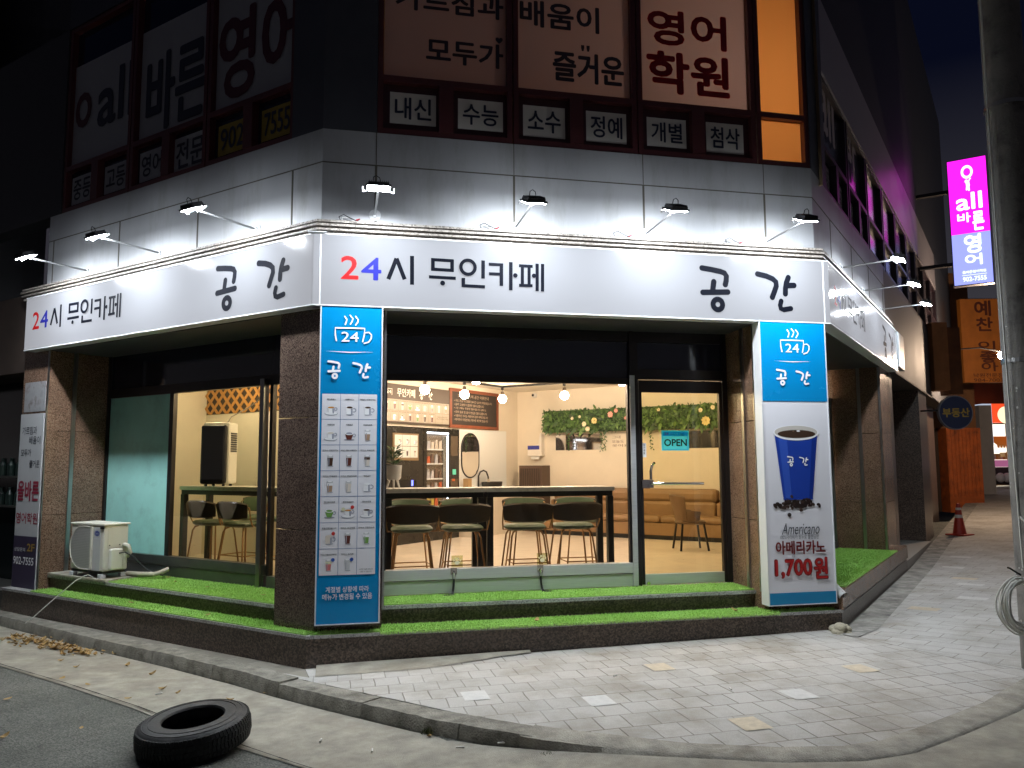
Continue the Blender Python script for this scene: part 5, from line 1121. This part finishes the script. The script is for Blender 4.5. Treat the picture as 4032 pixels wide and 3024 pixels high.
# ------------------------------------------------------------------ artificial turf on the steps
turf_m = leafy('turf_blades', [(.24, .50, .07), (.36, .62, .12), (.48, .72, .19), (.58, .80, .30)], .55)
turf_b = M('turf_base', (.22, .44, .08), .9, 0., .4, 40, .8, 200)
def turf(name, label, fr, u0, u1, d0, d1, z, dens=8000, hang=0., L_=.022):
    t = fthing(name, label, 'turf mat', fr, 0, 0, 0, 'artificial turf mats'); r_ = random.Random(hash(label) % 1000 if False else len(label))
    MB().box(u0, u1, d0, d1, z+.001, z+.009).build('backing', turf_b, t)
    n = int((u1-u0)*(d1-d0)*dens); V = []; F = []
    def blade(x, y, zz, ax, ay, h):
        a = r_.uniform(0, PI); dx, dy = math.cos(a)*.0022, math.sin(a)*.0022; k = len(V)
        V.extend([(x-dx, y-dy, zz), (x+dx, y+dy, zz), (x+ax*.5+dx*.8, y+ay*.5+dy*.8, zz+h*.6), (x+ax, y+ay, zz+h), (x+ax*.5-dx*.8, y+ay*.5-dy*.8, zz+h*.6)]); F.append((k, k+1, k+2, k+3, k+4))
    for i in range(n):
        a = r_.uniform(0, 2*PI); q = r_.uniform(0, .012); x = r_.uniform(u0, u1)
        pat = .8+.3*math.sin(x*5.1+len(label))*math.sin(x*2.3)
        blade(x, r_.uniform(d0, d1), z+.008, q*math.cos(a), q*math.sin(a), L_*r_.uniform(.6, 1.1)*pat)
    if hang:
        for i in range(int((u1-u0)*1400)): blade(r_.uniform(u0, u1), d0-.002, z+r_.uniform(-.006, .01), r_.uniform(-.006, .006), -r_.uniform(.008, .024), r_.uniform(-.02, .008))
    mb = MB(); mb.v = V; mb.f = F; mb.m = [0]*len(F); mb.build('blades', turf_m, t)
    return t
turf('turf_mat', 'green turf mat on the lower front step, hanging over its edge', 'M', .685, 4.86, -.02, .322, PLINTH, 9000, 1)
turf('turf_mat', 'green turf mat on the upper front step below the window and door', 'M', .71, 4.77, .345, .835, .49, 8000)
turf('turf_mat', 'thin strip of turf on the plinth under the blue menu board', 'M', .04, .68, .012, .14, PLINTH, 7000)
turf('turf_mat', 'thin strip of turf on the plinth under the price board', 'M', 4.865, 5.53, .012, .14, PLINTH, 7000)
turf('turf_mat', 'long dim turf mat on the lower step of the left front', 'L', -5.02, -.02, .012, .285, PLINTH, 7000)
turf('turf_mat', 'turf mat on the upper step of the left front beside the outdoor unit', 'L', -3.72, -.63, .275, .93, .48, 7000)
turf('turf_mat', 'bright green turf mat on the alley side of the plinth', 'R', .27, 4.58, .02, .89, .50, 6000)

# ------------------------------------------------------------------ outdoor unit on the left step
t = fthing('step_board', 'pale stained stone board under the outdoor unit on the left step', 'board', 'L', -4.40, .47, .481)
MB().box(-.68, .66, -.225, .22, 0, .028).build('board', M('pale_stone', (.40, .37, .31), .7, 0., .25, 6, dirt=(.2, .13, .07), dscale=5), t, bevel=.005)
FR_AC = ('L', -4.24, .28, .51)
t = fthing('outdoor_unit', 'cream air conditioner outdoor unit with a blue oval badge on the left step', 'air conditioner', *FR_AC)
cream = M('cream_metal', (.72, .69, .60), .42, 0., .06, 3, dirt=(.52, .47, .37), dscale=4)
MB().box(-.37, .37, .0, .32, .085, .64).build('casing', cream, t, bevel=.018)
MB().box(-.385, .385, -.012, .335, .641, .665).build('top_panel', M('cream_top', (.76, .73, .64), .42, 0., .06, 3), t, bevel=.008)
mb = MB(); pts = []
cxx, czz, R_ = -.09, .36, .262
for i in range(25):
    a = PI*.5+PI*i/24; pts.append((cxx+R_*math.cos(a)*1.02, czz+R_*math.sin(a)))
pts += [(.12, czz-R_), (.12, czz+R_)]
mb.slab(pts, -.018, -.001); mb.build('grille', M('grille_grey', (.50, .50, .47), .5, 0., .05, 30), t)
mb = MB(); mb.tube([(x, -.016, z) for x, z in pts], .008, 6, closed=True); mb.box(.105, .135, -.026, -.0015, czz-R_, czz+R_); mb.build('grille_rim', cream, t)
gl_ = MB()
for k in range(26):
    z = czz-R_+.02+k*.02; hw = math.sqrt(max(.0, R_**2-(z-czz)**2)); gl_.box(cxx-hw+.015, .105, -.0205, -.0185, z-.002, z+.002)
gl_.build('grille_bar', M('grille_dark', (.33, .33, .31), .5), t)
MB().box(.145, .30, -.006, -.001, .09, .62).build('front_strip', M('strip_grey', (.52, .52, .52), .5), t)
mb = MB(); mb.disc(.225, .545, .058, .036, -.008, 28); mb.build('badge', M('badge_blue', (.02, .035, .22), .35), t)
mb = MB(); mb.ring(.225, .545, .030, .032, -.0088, 28, sx=1.65); mb.text('Carrier', .185, .265, .532, .56, -.009, shear=.25); mb.text('INVERTER', .165, .285, .475, .488, -.0075); mb.build('lettering', M('badge_white', (.6, .62, .68), .4), t)
mb = MB(); mb.box(.371, .377, .05, .22, .37, .60); mb.build('side_panel', cream, t)
mb = MB(); mb.box(.371, .44, .06, .22, .10, .36); mb.build('valve_cover', M('cover_cream', (.78, .76, .68), .4), t, bevel=.02)
mb = MB(); mb.lathe([(.007, 0), (.007, .006)], (.378, .07, .40), 8, 'x'); mb.lathe([(.007, 0), (.007, .006)], (.378, .20, .40), 8, 'x'); mb.build('screw', black_m, t)
MB().box(.30, .368, -.0125, -.0005, .601, .628).build('hand_hold', black_m, t)
for sx in (-1, 1):
    for y in (.02, .28): MB().box(sx*.32-.035, sx*.32+.035, y-.035, y+.035, 0, .05).build('foot', M('foot_white', (.62, .64, .66), .5), t, bevel=.006)
mb = MB(); mb.box(-.355, .355, .01, .30, .055, .0845); mb.build('base_tray', M('tray_dark', (.03, .028, .025), .7), t)
mb = MB(); mb.tube([(.44, .16, .30), (.47, .22, .31), (.54, .30, .24), (.62, .38, .12), (.72, .46, .035), (.86, .50, .02)], .009, 8); mb.build('cable', black_m, t, smooth=True)
mb = MB(); mb.tube([(.38, .25, .40), (.44, .28, .38), (.45, .30, .30), (.40, .29, .25)], .028, 10); mb.build('pipe_wrap', M('wrap_cream', (.60, .58, .5), .7), t, smooth=True)
mb = MB(); mb.tube([(.36, .33, .03), (.55, .36, .03), (.78, .42, .035), (.80, .50, .05), (.80, .60, .08)], .03, 10); mb.build('pipe_insulation', M('pipe_tan', (.50, .46, .36), .8, 0., .2, 8), t, smooth=True)
mb = MB(); mb.tube([wp('L', -4.0, .24, .53), wp('L', -4.05, .20, .56), wp('L', -4.12, .10, .50), wp('L', -4.25, -.05, .32), wp('L', -4.42, -.26, .06), wp('L', -4.46, -.30, .02)], .006, 6)
tag(mb.build('drain_hose', M('thin_hose', (.55, .56, .5), .5), smooth=True), 'thin pale drain hose hanging from the outdoor unit to the pavement', 'hose')

# ------------------------------------------------------------------ tyre lying in the gutter
rub = M('tyre_rubber', (.018, .018, .018), .6, 0., .25, 5, .25, 70, dirt=(.085, .08, .076), dscale=3)
t = thing('tyre', 'worn black car tyre lying flat on the road by the gutter', 'tyre', (-.665, -1.78, gz(-.665, -1.78)-.125), .35)
R0, wdt = .415, .23
TK = .90
prof = [(.265, .03), (.255, .02), (.262, .004), (.30, .0), (.345, .004), (.385, .018), (.405, .045), (.412, .09), (.412, .14), (.405, .185), (.385, .212), (.345, .226), (.30, .23), (.262, .226), (.255, .21), (.265, .20), (.33, .18), (.365, .15), (.37, .115), (.365, .08), (.33, .05), (.265, .03)]
prof = [(r_-.03*max(0, (.345-r_)/.09) if r_ < .345 else r_, z) for r_, z in prof]
mb = MB(); mb.lathe([(r_*TK, z*.86) for r_, z in prof], n=96, cap=False); tb_ = mb.build('carcass', rub, t, smooth=True)
rr_ = MB()
for q_, z_ in ((.318, .2305), (.362, .2225)): rr_.lathe([(q_-.004, z_-.004), (q_-.003, z_+.0025), (q_+.003, z_+.0015), (q_+.004, z_-.006)], n=96, cap=False)
rr_.v = [(x*TK, y*TK, z*.86) for x, y, z in rr_.v]; rr_.build('sidewall_rib', rub, t, smooth=True)
tr = MB()
for k in range(84):
    a = 2*PI*k/84
    for z0, z1, ro, sk in ((.028, .066, .414, .02), (.072, .112, .418, -.015), (.118, .158, .418, .015), (.164, .202, .414, -.02)):
        da = .026; V = []
        for rr in (ro-.02, ro+.003):
            for q, zz in ((-da, z0), (da, z0), (da, z1), (-da, z1)): V.append(((rr-(.008 if zz in (.028, .202) else 0))*math.cos(a+q+sk*(zz-z0)/.04), (rr-(.008 if zz in (.028, .202) else 0))*math.sin(a+q+sk*(zz-z0)/.04), zz))
        tr.add(V, [(3, 2, 1, 0), (4, 5, 6, 7), (0, 1, 5, 4), (1, 2, 6, 5), (2, 3, 7, 6), (3, 0, 4, 7)])
tr.v = [(x*TK, y*TK, z*.86) for x, y, z in tr.v]; tr.build('tread', M('tread_rubber', (.012, .012, .012), .7), t)
t.rotation_euler = (math.radians(2), math.radians(-5.5), .35); t.location.z += .035

# ------------------------------------------------------------------ leaves and litter
lm = leafy('dry_leaves', [(.22, .12, .03), (.34, .20, .06), (.42, .28, .10), (.30, .22, .12)], .7)
def dry_leaf(mb, x, y, z, L_, az, curl, r_):
    d_ = Vector((math.cos(az), math.sin(az), 0)); s_ = Vector((-math.sin(az), math.cos(az), 0)); up = Vector((0, 0, 1)); c = Vector((x, y, z)); P = []
    for k in range(6):
        q = k/5; w_ = .30*L_*math.sin(PI*min(1, q*.92+.06))**.8; h = curl*L_*(q-.4)**2*2
        m_ = c+d_*(q-.5)*L_; P += [m_+s_*w_+up*(h+curl*w_*.9+.003), m_+up*(h+.002), m_-s_*w_+up*(h+curl*w_*.7+.003)]
    mb.add(P, [(3*k+j, 3*k+j+1, 3*k+j+4, 3*k+j+3) for k in range(5) for j in range(2)]); return mb
r_ = random.Random(21); pile = MB()
for i in range(190):
    q = r_.random(); x = -3.38+q*1.22+r_.gauss(0, .05); y = 2.75-q*1.22+r_.gauss(0, .05); dn = abs(r_.gauss(0, .09)); x -= dn*S; y -= dn*S
    dry_leaf(pile, x, y, gz(x, y)-.115+r_.uniform(0, .035)*(1-dn*3), r_.uniform(.04, .085), r_.uniform(0, 2*PI), r_.uniform(.1, .9), r_)
tag(pile.build('leaf_pile', lm, smooth=True), 'drift of dry tan leaves against the kerb at the far left', 'leaves', kind='stuff')
LV = [(-2.453, 1.275), (-2.213, .94), (-2.2, .491), (-2.403, -.201), (-1.43, -.36), (-1.214, -.084), (-1.058, -.241), (-.687, .131), (-.66, .09), (-.844, .294), (-2.021, -1.313), (-2.019, 1.537), (-1.427, .523), (-.589, -.553), (-1.56, -1.161), (-1.75, .95), (-.30, -.36), (-.22, -.42), (.93, -1.99), (-1.9, .2)]
for x, y in LV:
    mb = MB(); dry_leaf(mb, 0, 0, 0, r_.uniform(.05, .085), r_.uniform(0, 2*PI), r_.uniform(.15, .6), r_)
    o = mb.build('fallen_leaf', lm, None, (x, y, gz(x, y)-.11), smooth=True); tag(o, 'single dry tan leaf lying on the road beside the kerb', 'leaf', 'leaves scattered on the road')
for fr, u, d_, z in (('L', -2.9, .62, .505), ('L', -2.2, .55, .505), ('L', -1.2, .5, .505), ('L', -3.3, .8, .505), ('L', -3.0, .13, .32), ('L', -1.6, .12, .32), ('L', -.9, .7, .505)):
    mb = MB(); dry_leaf(mb, 0, 0, 0, r_.uniform(.05, .08), r_.uniform(0, 2*PI), .3, r_); tag(mb.build('fallen_leaf', lm, None, wp(fr, u, d_, z), smooth=True), 'dry leaf lying on the turf of the left steps', 'leaf', 'leaves on the left turf')
for u, d_, z in ((2.23, .06, .325), (4.40, .10, .325)):
    mb = MB(); dry_leaf(mb, 0, 0, 0, .085, r_.uniform(0, 2*PI), .5, r_); tag(mb.build('fallen_leaf', lm, None, wp('M', u, d_, z), smooth=True), 'dry brown leaf lying on the turf of the lower front step', 'leaf', 'leaves on the front turf')
butt = M('butt_white', (.7, .68, .64), .7)
for i, (x, y, kz) in enumerate(((-1.21, -.255, -.108), (.183, -1.862, -.108), (.524, -2.214, -.10), (1.37, -2.40, -.075), (1.575, -2.52, -.07), (1.10, -2.33, -.10), (2.6, -1.2, .006), (3.3, -1.9, .006), (-.9, -.9, -.115))):
    mb = MB(); a = r_.uniform(0, PI); mb.tube([(-.028*math.cos(a), -.028*math.sin(a), .006), (.028*math.cos(a), .028*math.sin(a), .006)], .0065, 8); tag(mb.build('cigarette_butt', butt, None, (x, y, gz(x, y)+kz), smooth=True), 'small white cigarette butt dropped on the ground', 'litter', 'cigarette butts')
for x, y, lab in ((.93, -1.93, 'small green weed in the broken kerb joint'), (1.62, -2.70, 'dry mossy tuft at the low end of the kerb')):
    mb = MB()
    for i in range(70):
        a = r_.uniform(0, 2*PI); q = r_.uniform(0, .05); h = r_.uniform(.015, .055); mb.add([(q*math.cos(a)-.003, q*math.sin(a), 0), (q*math.cos(a)+.003, q*math.sin(a), 0), (q*math.cos(a)+r_.uniform(-.03, .03), q*math.sin(a)+r_.uniform(-.03, .03), h)], [(0, 1, 2)])
    tag(mb.build('weed', leafy('weed_green', [(.03, .05, .012), (.08, .11, .03), (.16, .13, .06)]), None, (x, y, gz(x, y)-.10)), lab, 'weed')

# ------------------------------------------------------------------ pole, cable, downpipe
pole_m = M('pole_concrete', (.19, .18, .165), .75, 0., .2, 3, .5, 60, dirt=(.07, .065, .06), dscale=5)
px, py = 6.045, -2.108
t = thing('utility_pole', 'thick dark concrete utility pole at the right edge, with a cable coil on it', 'pole', (px, py, gz(px, py)-.05))
mb = MB(); mb.lathe([(.172, 0), (.165, 3), (.155, 9.5)], n=32); mb.build('shaft', pole_m, t, smooth=True)
mb = MB()
for z in (2.62, 4.9): mb.lathe([(.171, z), (.173, z), (.173, z+.035), (.171, z+.035)], n=32, cap=False)
mb.build('band', M('steel_band', (.3, .3, .3), .4, .9), t)
mb = MB(); r2 = random.Random(8)
for i in range(46):
    a = r2.uniform(PI*.6, PI*1.6); z = r2.uniform(.4, 3.2); rr = .1735-.0025*z; s_ = r2.uniform(.006, .018)
    mb.quad((rr*math.cos(a), rr*math.sin(a), z), (rr*math.cos(a+s_*5), rr*math.sin(a+s_*5), z+.003), (rr*math.cos(a+s_*4), rr*math.sin(a+s_*4), z+s_*1.4), (rr*math.cos(a-.02), rr*math.sin(a-.02), z+s_))
mb.build('paper_scrap', M('scrap_white', (.55, .54, .5), .8), t)
cab = M('cable_white', (.60, .60, .55), .5)
t = thing('cable_coil', 'coil of white cable hung on the utility pole', 'cable', (px-.235, py-.05, .98))
mb = MB(); r2 = random.Random(5); cr_ = Vector((.977, -.21, 0)); cu_ = Vector((0, 0, 1))
P = []
for i in range(260):
    a = 2*PI*i/26+PI/2; k = i//26; R_ = .185+.030*math.sin(k*2.4)+.008*math.sin(i*.9); off = cr_*(.02*math.sin(k*1.7))+cu_*(-.255-.03*abs(math.cos(k*1.1)))
    P.append(off+cr_*(R_*.86*math.cos(a))+cu_*(R_*1.08*math.sin(a))+Vector((.02, -.09, 0))*((k % 5)/5-.4))
mb.tube(P, .0075, 6); mb.build('coil', cab, t, smooth=True)
mb = MB(); mb.tube([(-.02, -.02, -.03), (-.08, -.03, .0), (-.13, -.03, .03), (-.15, -.03, .035)], .008, 6); mb.build('cable_end', black_m, t, smooth=True)
mb = MB(); b_ = []
for z, x, y in ((1.00, .07, .03), (1.6, .06, .03), (2.3, .035, .02), (2.9, .03, .02), (4.5, .02, .02), (7, .02, .02)): b_.append((px-.235+x, py+y-.04, z))
mb.tube(b_, .008, 6); mb.tube([(px-.17, py-.02, 1.42), (px-.16, py-.08, 1.36), (px-.05, py-.19, 1.31), (px+.1, py-.17, 1.30)], .009, 6)
tag(mb.build('pole_cable', cab, smooth=True), 'white cable running up the side of the utility pole', 'cable')
t = fthing('drain_pipe', 'short grey plastic pipe end sticking out beside the price board', 'pipe', 'M', 5.575, .10, .50)
mb = MB(); mb.tube([(.0, .03, .06), (.03, -.03, .0), (.055, -.10, -.055)], .048, 18, cap=False); mb.tube([(.055, -.10, -.055), (.03, -.03, .0), (.0, .03, .06)], .043, 18, cap=False); mb.build('pipe', M('grey_pvc', (.42, .43, .42), .45), t, smooth=True)
t = thing('stone_lump', 'rough yellowish mortar lump at the right foot of the plinth', 'mortar', (5.50, -.13, .13))
mb = MB()
for i in range(9): mb.ball((r2.uniform(-.07, .07), r2.uniform(-.08, .08), r2.uniform(-.05, .02)), r2.uniform(.04, .075), 8, 1, 1, .75)
mb.build('mortar', M('mortar_pale', (.42, .38, .28), .9, 0., .25, 14, 1., 60), t, smooth=True)

# ------------------------------------------------------------------ alley
t = fthing('entrance_front', 'dark brown granite entrance in the alley beyond the right shop sign', 'building', 'R', 0, 0, 0)
for q in ((5.62, 5.95, .15), (9.6, 11.2, .10), (11.2, 16.3, .4)): MB().box(q[0], q[1], q[2], 1.4, -.2, 3.42).build('pier', MATS['granite_dark'], t)
mb = MB(); mb.box(5.95, 9.6, 1.20, 1.26, .22, 3.42); mb.build('glass_front', M('dim_glass', (.014, .010, .008), .12, 0., spec=.6), t)
mb = MB(); [mb.box(u, u+.05, 1.17, 1.199, .22, 3.42) for u in (6.0, 7.1, 8.2, 9.5)]; mb.build('mullion', M('dim_bronze', (.10, .085, .06), .4, .8), t)
mb = MB(); mb.box(5.62, 9.6, .02, 1.19, -.2, .24); mb.build('threshold', M('pale_tile', (.34, .33, .30), .5), t)
mb = MB(); mb.box(5.61, 16.3, .05, 1.4, 3.421, 3.449); mb.build('soffit', M('dim_soffit', (.04, .035, .03), .7), t)
t = fthing('equipment_box', 'grey metal box fixed to the facade just past the right shop sign', 'box', 'R', 5.72, -.02, 3.42)
MB().box(0, .75, 0, .17, .10, .72).build('box', M('box_grey', (.30, .33, .35), .45, .2), t, bevel=.01)
MB().box(.02, .10, -.008, -.001, .12, .70).build('flange', sign_edge, t)
# purple lit projecting sign
t = fthing('projecting_sign', 'tall lit magenta and lilac projecting sign lettered all 바른 영어', 'sign', 'R', 12.1, -1.37, 6.08)
# its face looks down the alley towards the corner: local x runs along the sign towards the facade
def E_(name, c, k): return M(name, c, .4, emit=c, estr=k)
fw_ = .80; hh = 3.05; kx_ = fw_/1.06
def pf(mb, pts, dd=0.): mb.add([(-dd, fw_-x*kx_, z) for x, z in pts], [tuple(range(len(pts)))])
def psl(x0, x1, z0, z1, name, m, dd):
    mb = MB(); pf(mb, [(x0, z0), (x1, z0), (x1, z1), (x0, z1)], dd); return mb.build(name, m, t)
MB().box(.003, .22, -.02, fw_+.02, -.02, hh+.02).build('case', M('case_purple', (.12, .10, .16), .4), t)
psl(0, 1.06, 1.23, hh, 'upper_face', E_('glow_magenta', (.60, .008, .50), 1.0*2.0), .003); psl(0, 1.06, 0, 1.229, 'lower_face', E_('glow_lilac', (.30, .34, .88), 1.0*1.0), .003)
def ptx(mb, body, x0, x1, z0, z1, bold, dd=.006):
    q = MB(); q.text(body, x0, x1, z0, z1, 0, bold=bold); mb.add([(-dd+y, fw_-x*kx_, z) for x, y, z in q.v], q.f)
mb = MB(); q = MB(); q.ring(.53, 2.73, .10, .165, 0); q.stroke([(.53, 2.48), (.54, 2.40)], .10, 0) ; q.disc(.50, 2.50, .045, .045, -.001, 14); q.stroke([(.55, 2.47), (.60, 2.55), (.62, 2.56)], .03, -.002); q.stroke([(.52, 2.40), (.50, 2.30)], .05, -.003); q.stroke([(.55, 2.40), (.56, 2.28)], .05, -.004)
mb.add([(-.006+y, fw_-x*kx_, z) for x, y, z in q.v], q.f)
ptx(mb, 'all', .18, .90, 1.80, 2.22, .035); ptx(mb, '바', .19, .56, 1.50, 1.74, .04); ptx(mb, '른', .60, .92, 1.28, 1.74, .04)
ptx(mb, '영', .33, .80, .74, 1.20, .04); ptx(mb, '어', .33, .80, .45, .72, .04); ptx(mb, '올바른영어학원', .24, .88, .26, .33, .02); ptx(mb, '902-7555', .24, .88, .07, .18, .025)
q = MB(); q.flat([(.22, .215), (.90, .215), (.90, .225), (.22, .225)], 0); mb.add([(-.006, fw_-x*kx_, z) for x, y, z in q.v], q.f)
mb.build('lettering', E_('glow_white', (.80, .88, 1.), 1.0*1.25), t)
MB().box(.05, .17, fw_+.021, fw_+.72, 2.3, 2.38).build('bracket', black_m, t); MB().box(.05, .17, fw_+.021, fw_+.72, .5, .58).build('bracket', black_m, t)
# round blue sign
t = thing('round_sign', 'round navy sign lettered 부동산 in yellow, projecting over the alley', 'sign', (13.15, 6.77, 2.94), -.22)
MB().lathe([(.345, -.045), (.365, -.045), (.365, .045), (.345, .045)], n=40, ax='y').build('rim', M('rim_grey', (.30, .32, .36), .3, .7), t, smooth=True)
mb = MB(); mb.disc(0, 0, .345, .345, -.047, 40); mb.build('face', M('sign_navy', (.035, .045, .10), .4), t)
mb = MB(); mb.text('부동산', -.29, .29, -.10, .10, -.049, bold=.035); mb.build('lettering', M('sign_yellow', (.55, .36, .06), .5), t)
MB().tube([(-.36, 0, .05), (-1.4, .6, .05)], .02, 8).build('bracket', black_m, t)
# orange wall, hanging sign, pale pillar, shop at the end
t = thing('orange_building', 'small building with orange corrugated cladding farther down the alley', 'building', (20.6, 15.45, 0), -.22)
mb = MB(); mb.box(-.15, 1.0, 0, 2.5, .2, 3.05)
om = M('orange_cladding', (.42, .10, .02), .6, 0., .3, 2.5, dirt=(.15, .04, .015), dscale=3)
for k in range(9): mb.box(-.13+k*.125, -.07+k*.125, -.02, -.001, .75, 3.0)
mb.build('wall', om, t); MB().box(-1.2, 1.05, .3, 4, 3.051, 8.5).build('upper_wall', M('brown_wall', (.16, .075, .03), .8, 0., .3, 1.5), t)
MB().box(-1.25, -.18, .5, 3, .2, 3.05).build('dark_bay', M('dark_bay', (.03, .016, .01), .7), t)
t = thing('cladding_duct', 'pale orange vertical duct on the wall above the round sign', 'duct', (14.82, 9.25, 3.68), -.22)
MB().box(0, .38, 0, .4, 0, 1.72).build('duct', M('duct_orange', (.40, .17, .06), .6, 0., .2, 3), t); MB().box(.381, .72, .05, .5, -.1, 1.6).build('wall', M('duct_dark', (.18, .07, .025), .7, 0., .3, 3), t)
t = thing('vertical_sign', 'dim orange vertical sign lettered in dark red, hanging over the alley', 'sign', (20.07, 14.1, 4.46), -.22)
MB().box(0, 1.32, 0, .2, 0, 2.75).build('panel', M('sign_orange', (.22, .07, .010), .5, 0., .25, 2, emit=(.5, .14, .015), estr=.05), t)
mb = MB()
for i, (s_, z1, h) in enumerate((('예', 2.7, .52), ('찬', 2.14, .46), ('이', 1.36, .28), ('좋', 1.02, .38), ('아', .66, .3))): mb.text(s_, .45+.03*i, 1.0+.03*i, z1-h, z1, -.003, bold=.04)
mb.text('낙원전문점', .3, 1.25, .16, .30, -.003, bold=.02); mb.text('984-7003', .3, 1.25, .02, .13, -.003, bold=.02); mb.build('lettering', M('sign_maroon', (.06, .012, .006), .5), t)
t = thing('pale_building', 'pale grey rendered wall and pillar past the orange cladding', 'building', (24.65, 18.55, 0), -.22)
MB().box(0, .48, 0, 5, .3, 4.1).build('pillar', M('pale_render', (.42, .41, .40), .7, 0., .1, 2), t); MB().box(.49, 1.25, 2.5, 6, .3, 4.05).build('wall', M('pale_render2', (.5, .5, .5), .7, 0., .1, 2), t)
MB().box(.481, .85, .6, 3, 2.55, 4.2).build('shop_sign', M('lit_sign_white', (.6, .65, .72), .5, emit=(.7, .8, 1.), estr=.45), t)
t = thing('bakery_shop', 'brightly lit shop at the end of the alley with an orange awning and red fascia', 'shop', (27.9, 21.9, 0), -.22)
MB().box(-.6, 3.2, 1.6, 2.0, .6, 9.5).build('wall', M('far_brown', (.13, .055, .02), .8, 0., .3, 1.), t)
MB().box(.35, 1.6, .0, .3, 3.62, 4.45).build('fascia', M('fascia_red', (.62, .06, .02), .5, emit=(.9, .08, .02), estr=.8), t)
mb = MB(); mb.disc(1.05, 3.95, .38, .38, -.002, 28); mb.build('round_logo', M('logo_cream', (.8, .75, .5), .5, emit=(.9, .85, .55), estr=.9), t)
mb = MB(); mb.quad((.2, -.6, 2.62), (1.7, -.6, 2.62), (1.7, .2, 3.02), (.2, .2, 3.02))
for k in range(12): mb.slab([(.2+k*.125, 2.62), (.2+k*.125+.02, 2.50), (.2+k*.125+.105, 2.50), (.2+(k+1)*.125, 2.62)], -.605, -.595)
mb.build('awning', M('awning_orange', (.55, .16, .02), .6, emit=(.6, .16, .02), estr=.25), t)
MB().box(.2, 1.7, 1.2, 1.5, .9, 3.6).build('lit_interior', M('lit_interior', (.8, .8, .75), .6, emit=(1., .95, .8), estr=1.1), t)
mb = MB(); r2 = random.Random(3)
for k in range(14): mb.mat(k % 3); mb.box(.25+k*.1, .25+k*.1+.09, .1, .5, 2.0+.0*(k % 2), 2.0+r2.uniform(.1, .35))
mb.build('bread_stock', [M('bread0', (.6, .35, .1), .6), M('bread1', (.7, .55, .25), .6), M('bread2', (.75, .7, .6), .6)], t)
MB().box(.2, 1.7, .0, .5, 1.68, 1.98).build('display_front', M('display_pink', (.5, .08, .25), .5, emit=(.6, .2, .4), estr=.35), t)
MB().box(.2, 1.7, .2, .6, .9, 1.67).build('counter_base', M('base_dark', (.05, .045, .04), .6), t)
for x, lab in ((.42, 'white plastic bag in front of the far shop, left one'), (.72, 'white plastic bag in front of the far shop, right one')):
    tt = thing('plastic_bag', lab, 'bag', (27.9+x*.976, 21.65-x*.22, 1.05)); MB().ball((0, 0, .17), .19, 10, 1, 1, 1.1).build('bag', M('bag_white', (.7, .7, .72), .5), tt, smooth=True)
t = fthing('wall_lamp', 'bright white lamp hanging over the far end of the alley', 'lamp', 'R', 15.22, -1.39, 4.69)
MB().ball((0, 0, 0), .10, 12).build('globe', M('lamp_globe', (1, 1, 1), .4, emit=(1., .72, .5), estr=1100.), t, smooth=True); MB().tube([(0, 0, .1), (0, .5, .25), (0, 1.2, .25)], .02, 8).build('arm', black_m, t, smooth=True)
cx_, cy_ = (13.95, 7.75)
t = thing('traffic_cone', 'red traffic cone with two white bands standing in the alley', 'traffic cone', (cx_, cy_, gz(cx_, cy_)+.004), .3)
red = M('cone_red', (.38, .03, .015), .5); wht = M('cone_white', (.62, .58, .52), .5)
MB().box(-.24, .24, -.24, .24, 0, .035).build('base', red, t, bevel=.01)
def cone(z0, z1, m, nm, k=0.):
    rr = lambda z: .165-.125*z/.80
    MB().lathe([(rr(z0)+k, z0), (rr(z1)+k, z1)], n=28).build(nm, m, t, smooth=True)
cone(.036, .80, red, 'body'); cone(.44, .52, wht, 'band', .003); cone(.64, .70, wht, 'band', .003)
t.scale = (.88, .88, .88)
# neighbour on the left: dark shop front
t = fthing('left_neighbour', 'dark unlit shop front of the neighbouring building at the left edge', 'building', 'L', 0, 0, 0)
MB().box(-12, -5.80, .9, 1.2, -.2, 3.2).build('glass_front', M('dark_shop_glass', (.012, .018, .018), .12), t)
MB().box(-12, -5.80, .25, .88, -.3, .18).build('threshold', M('dim_step', (.10, .10, .09), .8), t)
mb = MB(); mb.box(-12, -5.95, .25, 1.2, 3.201, 4.3); mb.build('fascia', M('dim_fascia', (.07, .05, .04), .6, 0., .3, 2), t)
MB().box(-12, -7.52, .3, 1.2, 4.301, 12).build('upper_wall', M('dim_wall', (.06, .06, .065), .7), t)
mb = MB(); r2 = random.Random(9)
for z in (1.3, 1.75):
    for k in range(14): x = -9.5+k*.26; mb.lathe([(.05, 0), (.05, .16), (.02, .22), (.02, .27)], (x, .82, z), 8)
mb.build('bottle_row', M('dim_bottle', (.02, .04, .034), .4), t)
mb = MB(); [mb.box(-9.8, -5.85, .78, .87, z-.03, z-.001) for z in (1.3, 1.75)]; mb.build('shelf', M('dim_shelf', (.08, .08, .07), .6), t)
# added lamp in the upper room, backlights the films and the orange pane
t = thing('added_room_lamp', 'added orange lamp in the upper room, backlighting the films and right pane', 'lamp', (5.25, 2.0, 6.25))
MB().ball((0, 0, 0), .10, 12).build('globe', M('orange_globe', (1, .6, .2), .4, emit=(1., .66, .46), estr=105.), t, smooth=True)
MB().tube([(0, 0, .1), (0, 0, 1.7)], .01, 6).build('cord', black_m, t)
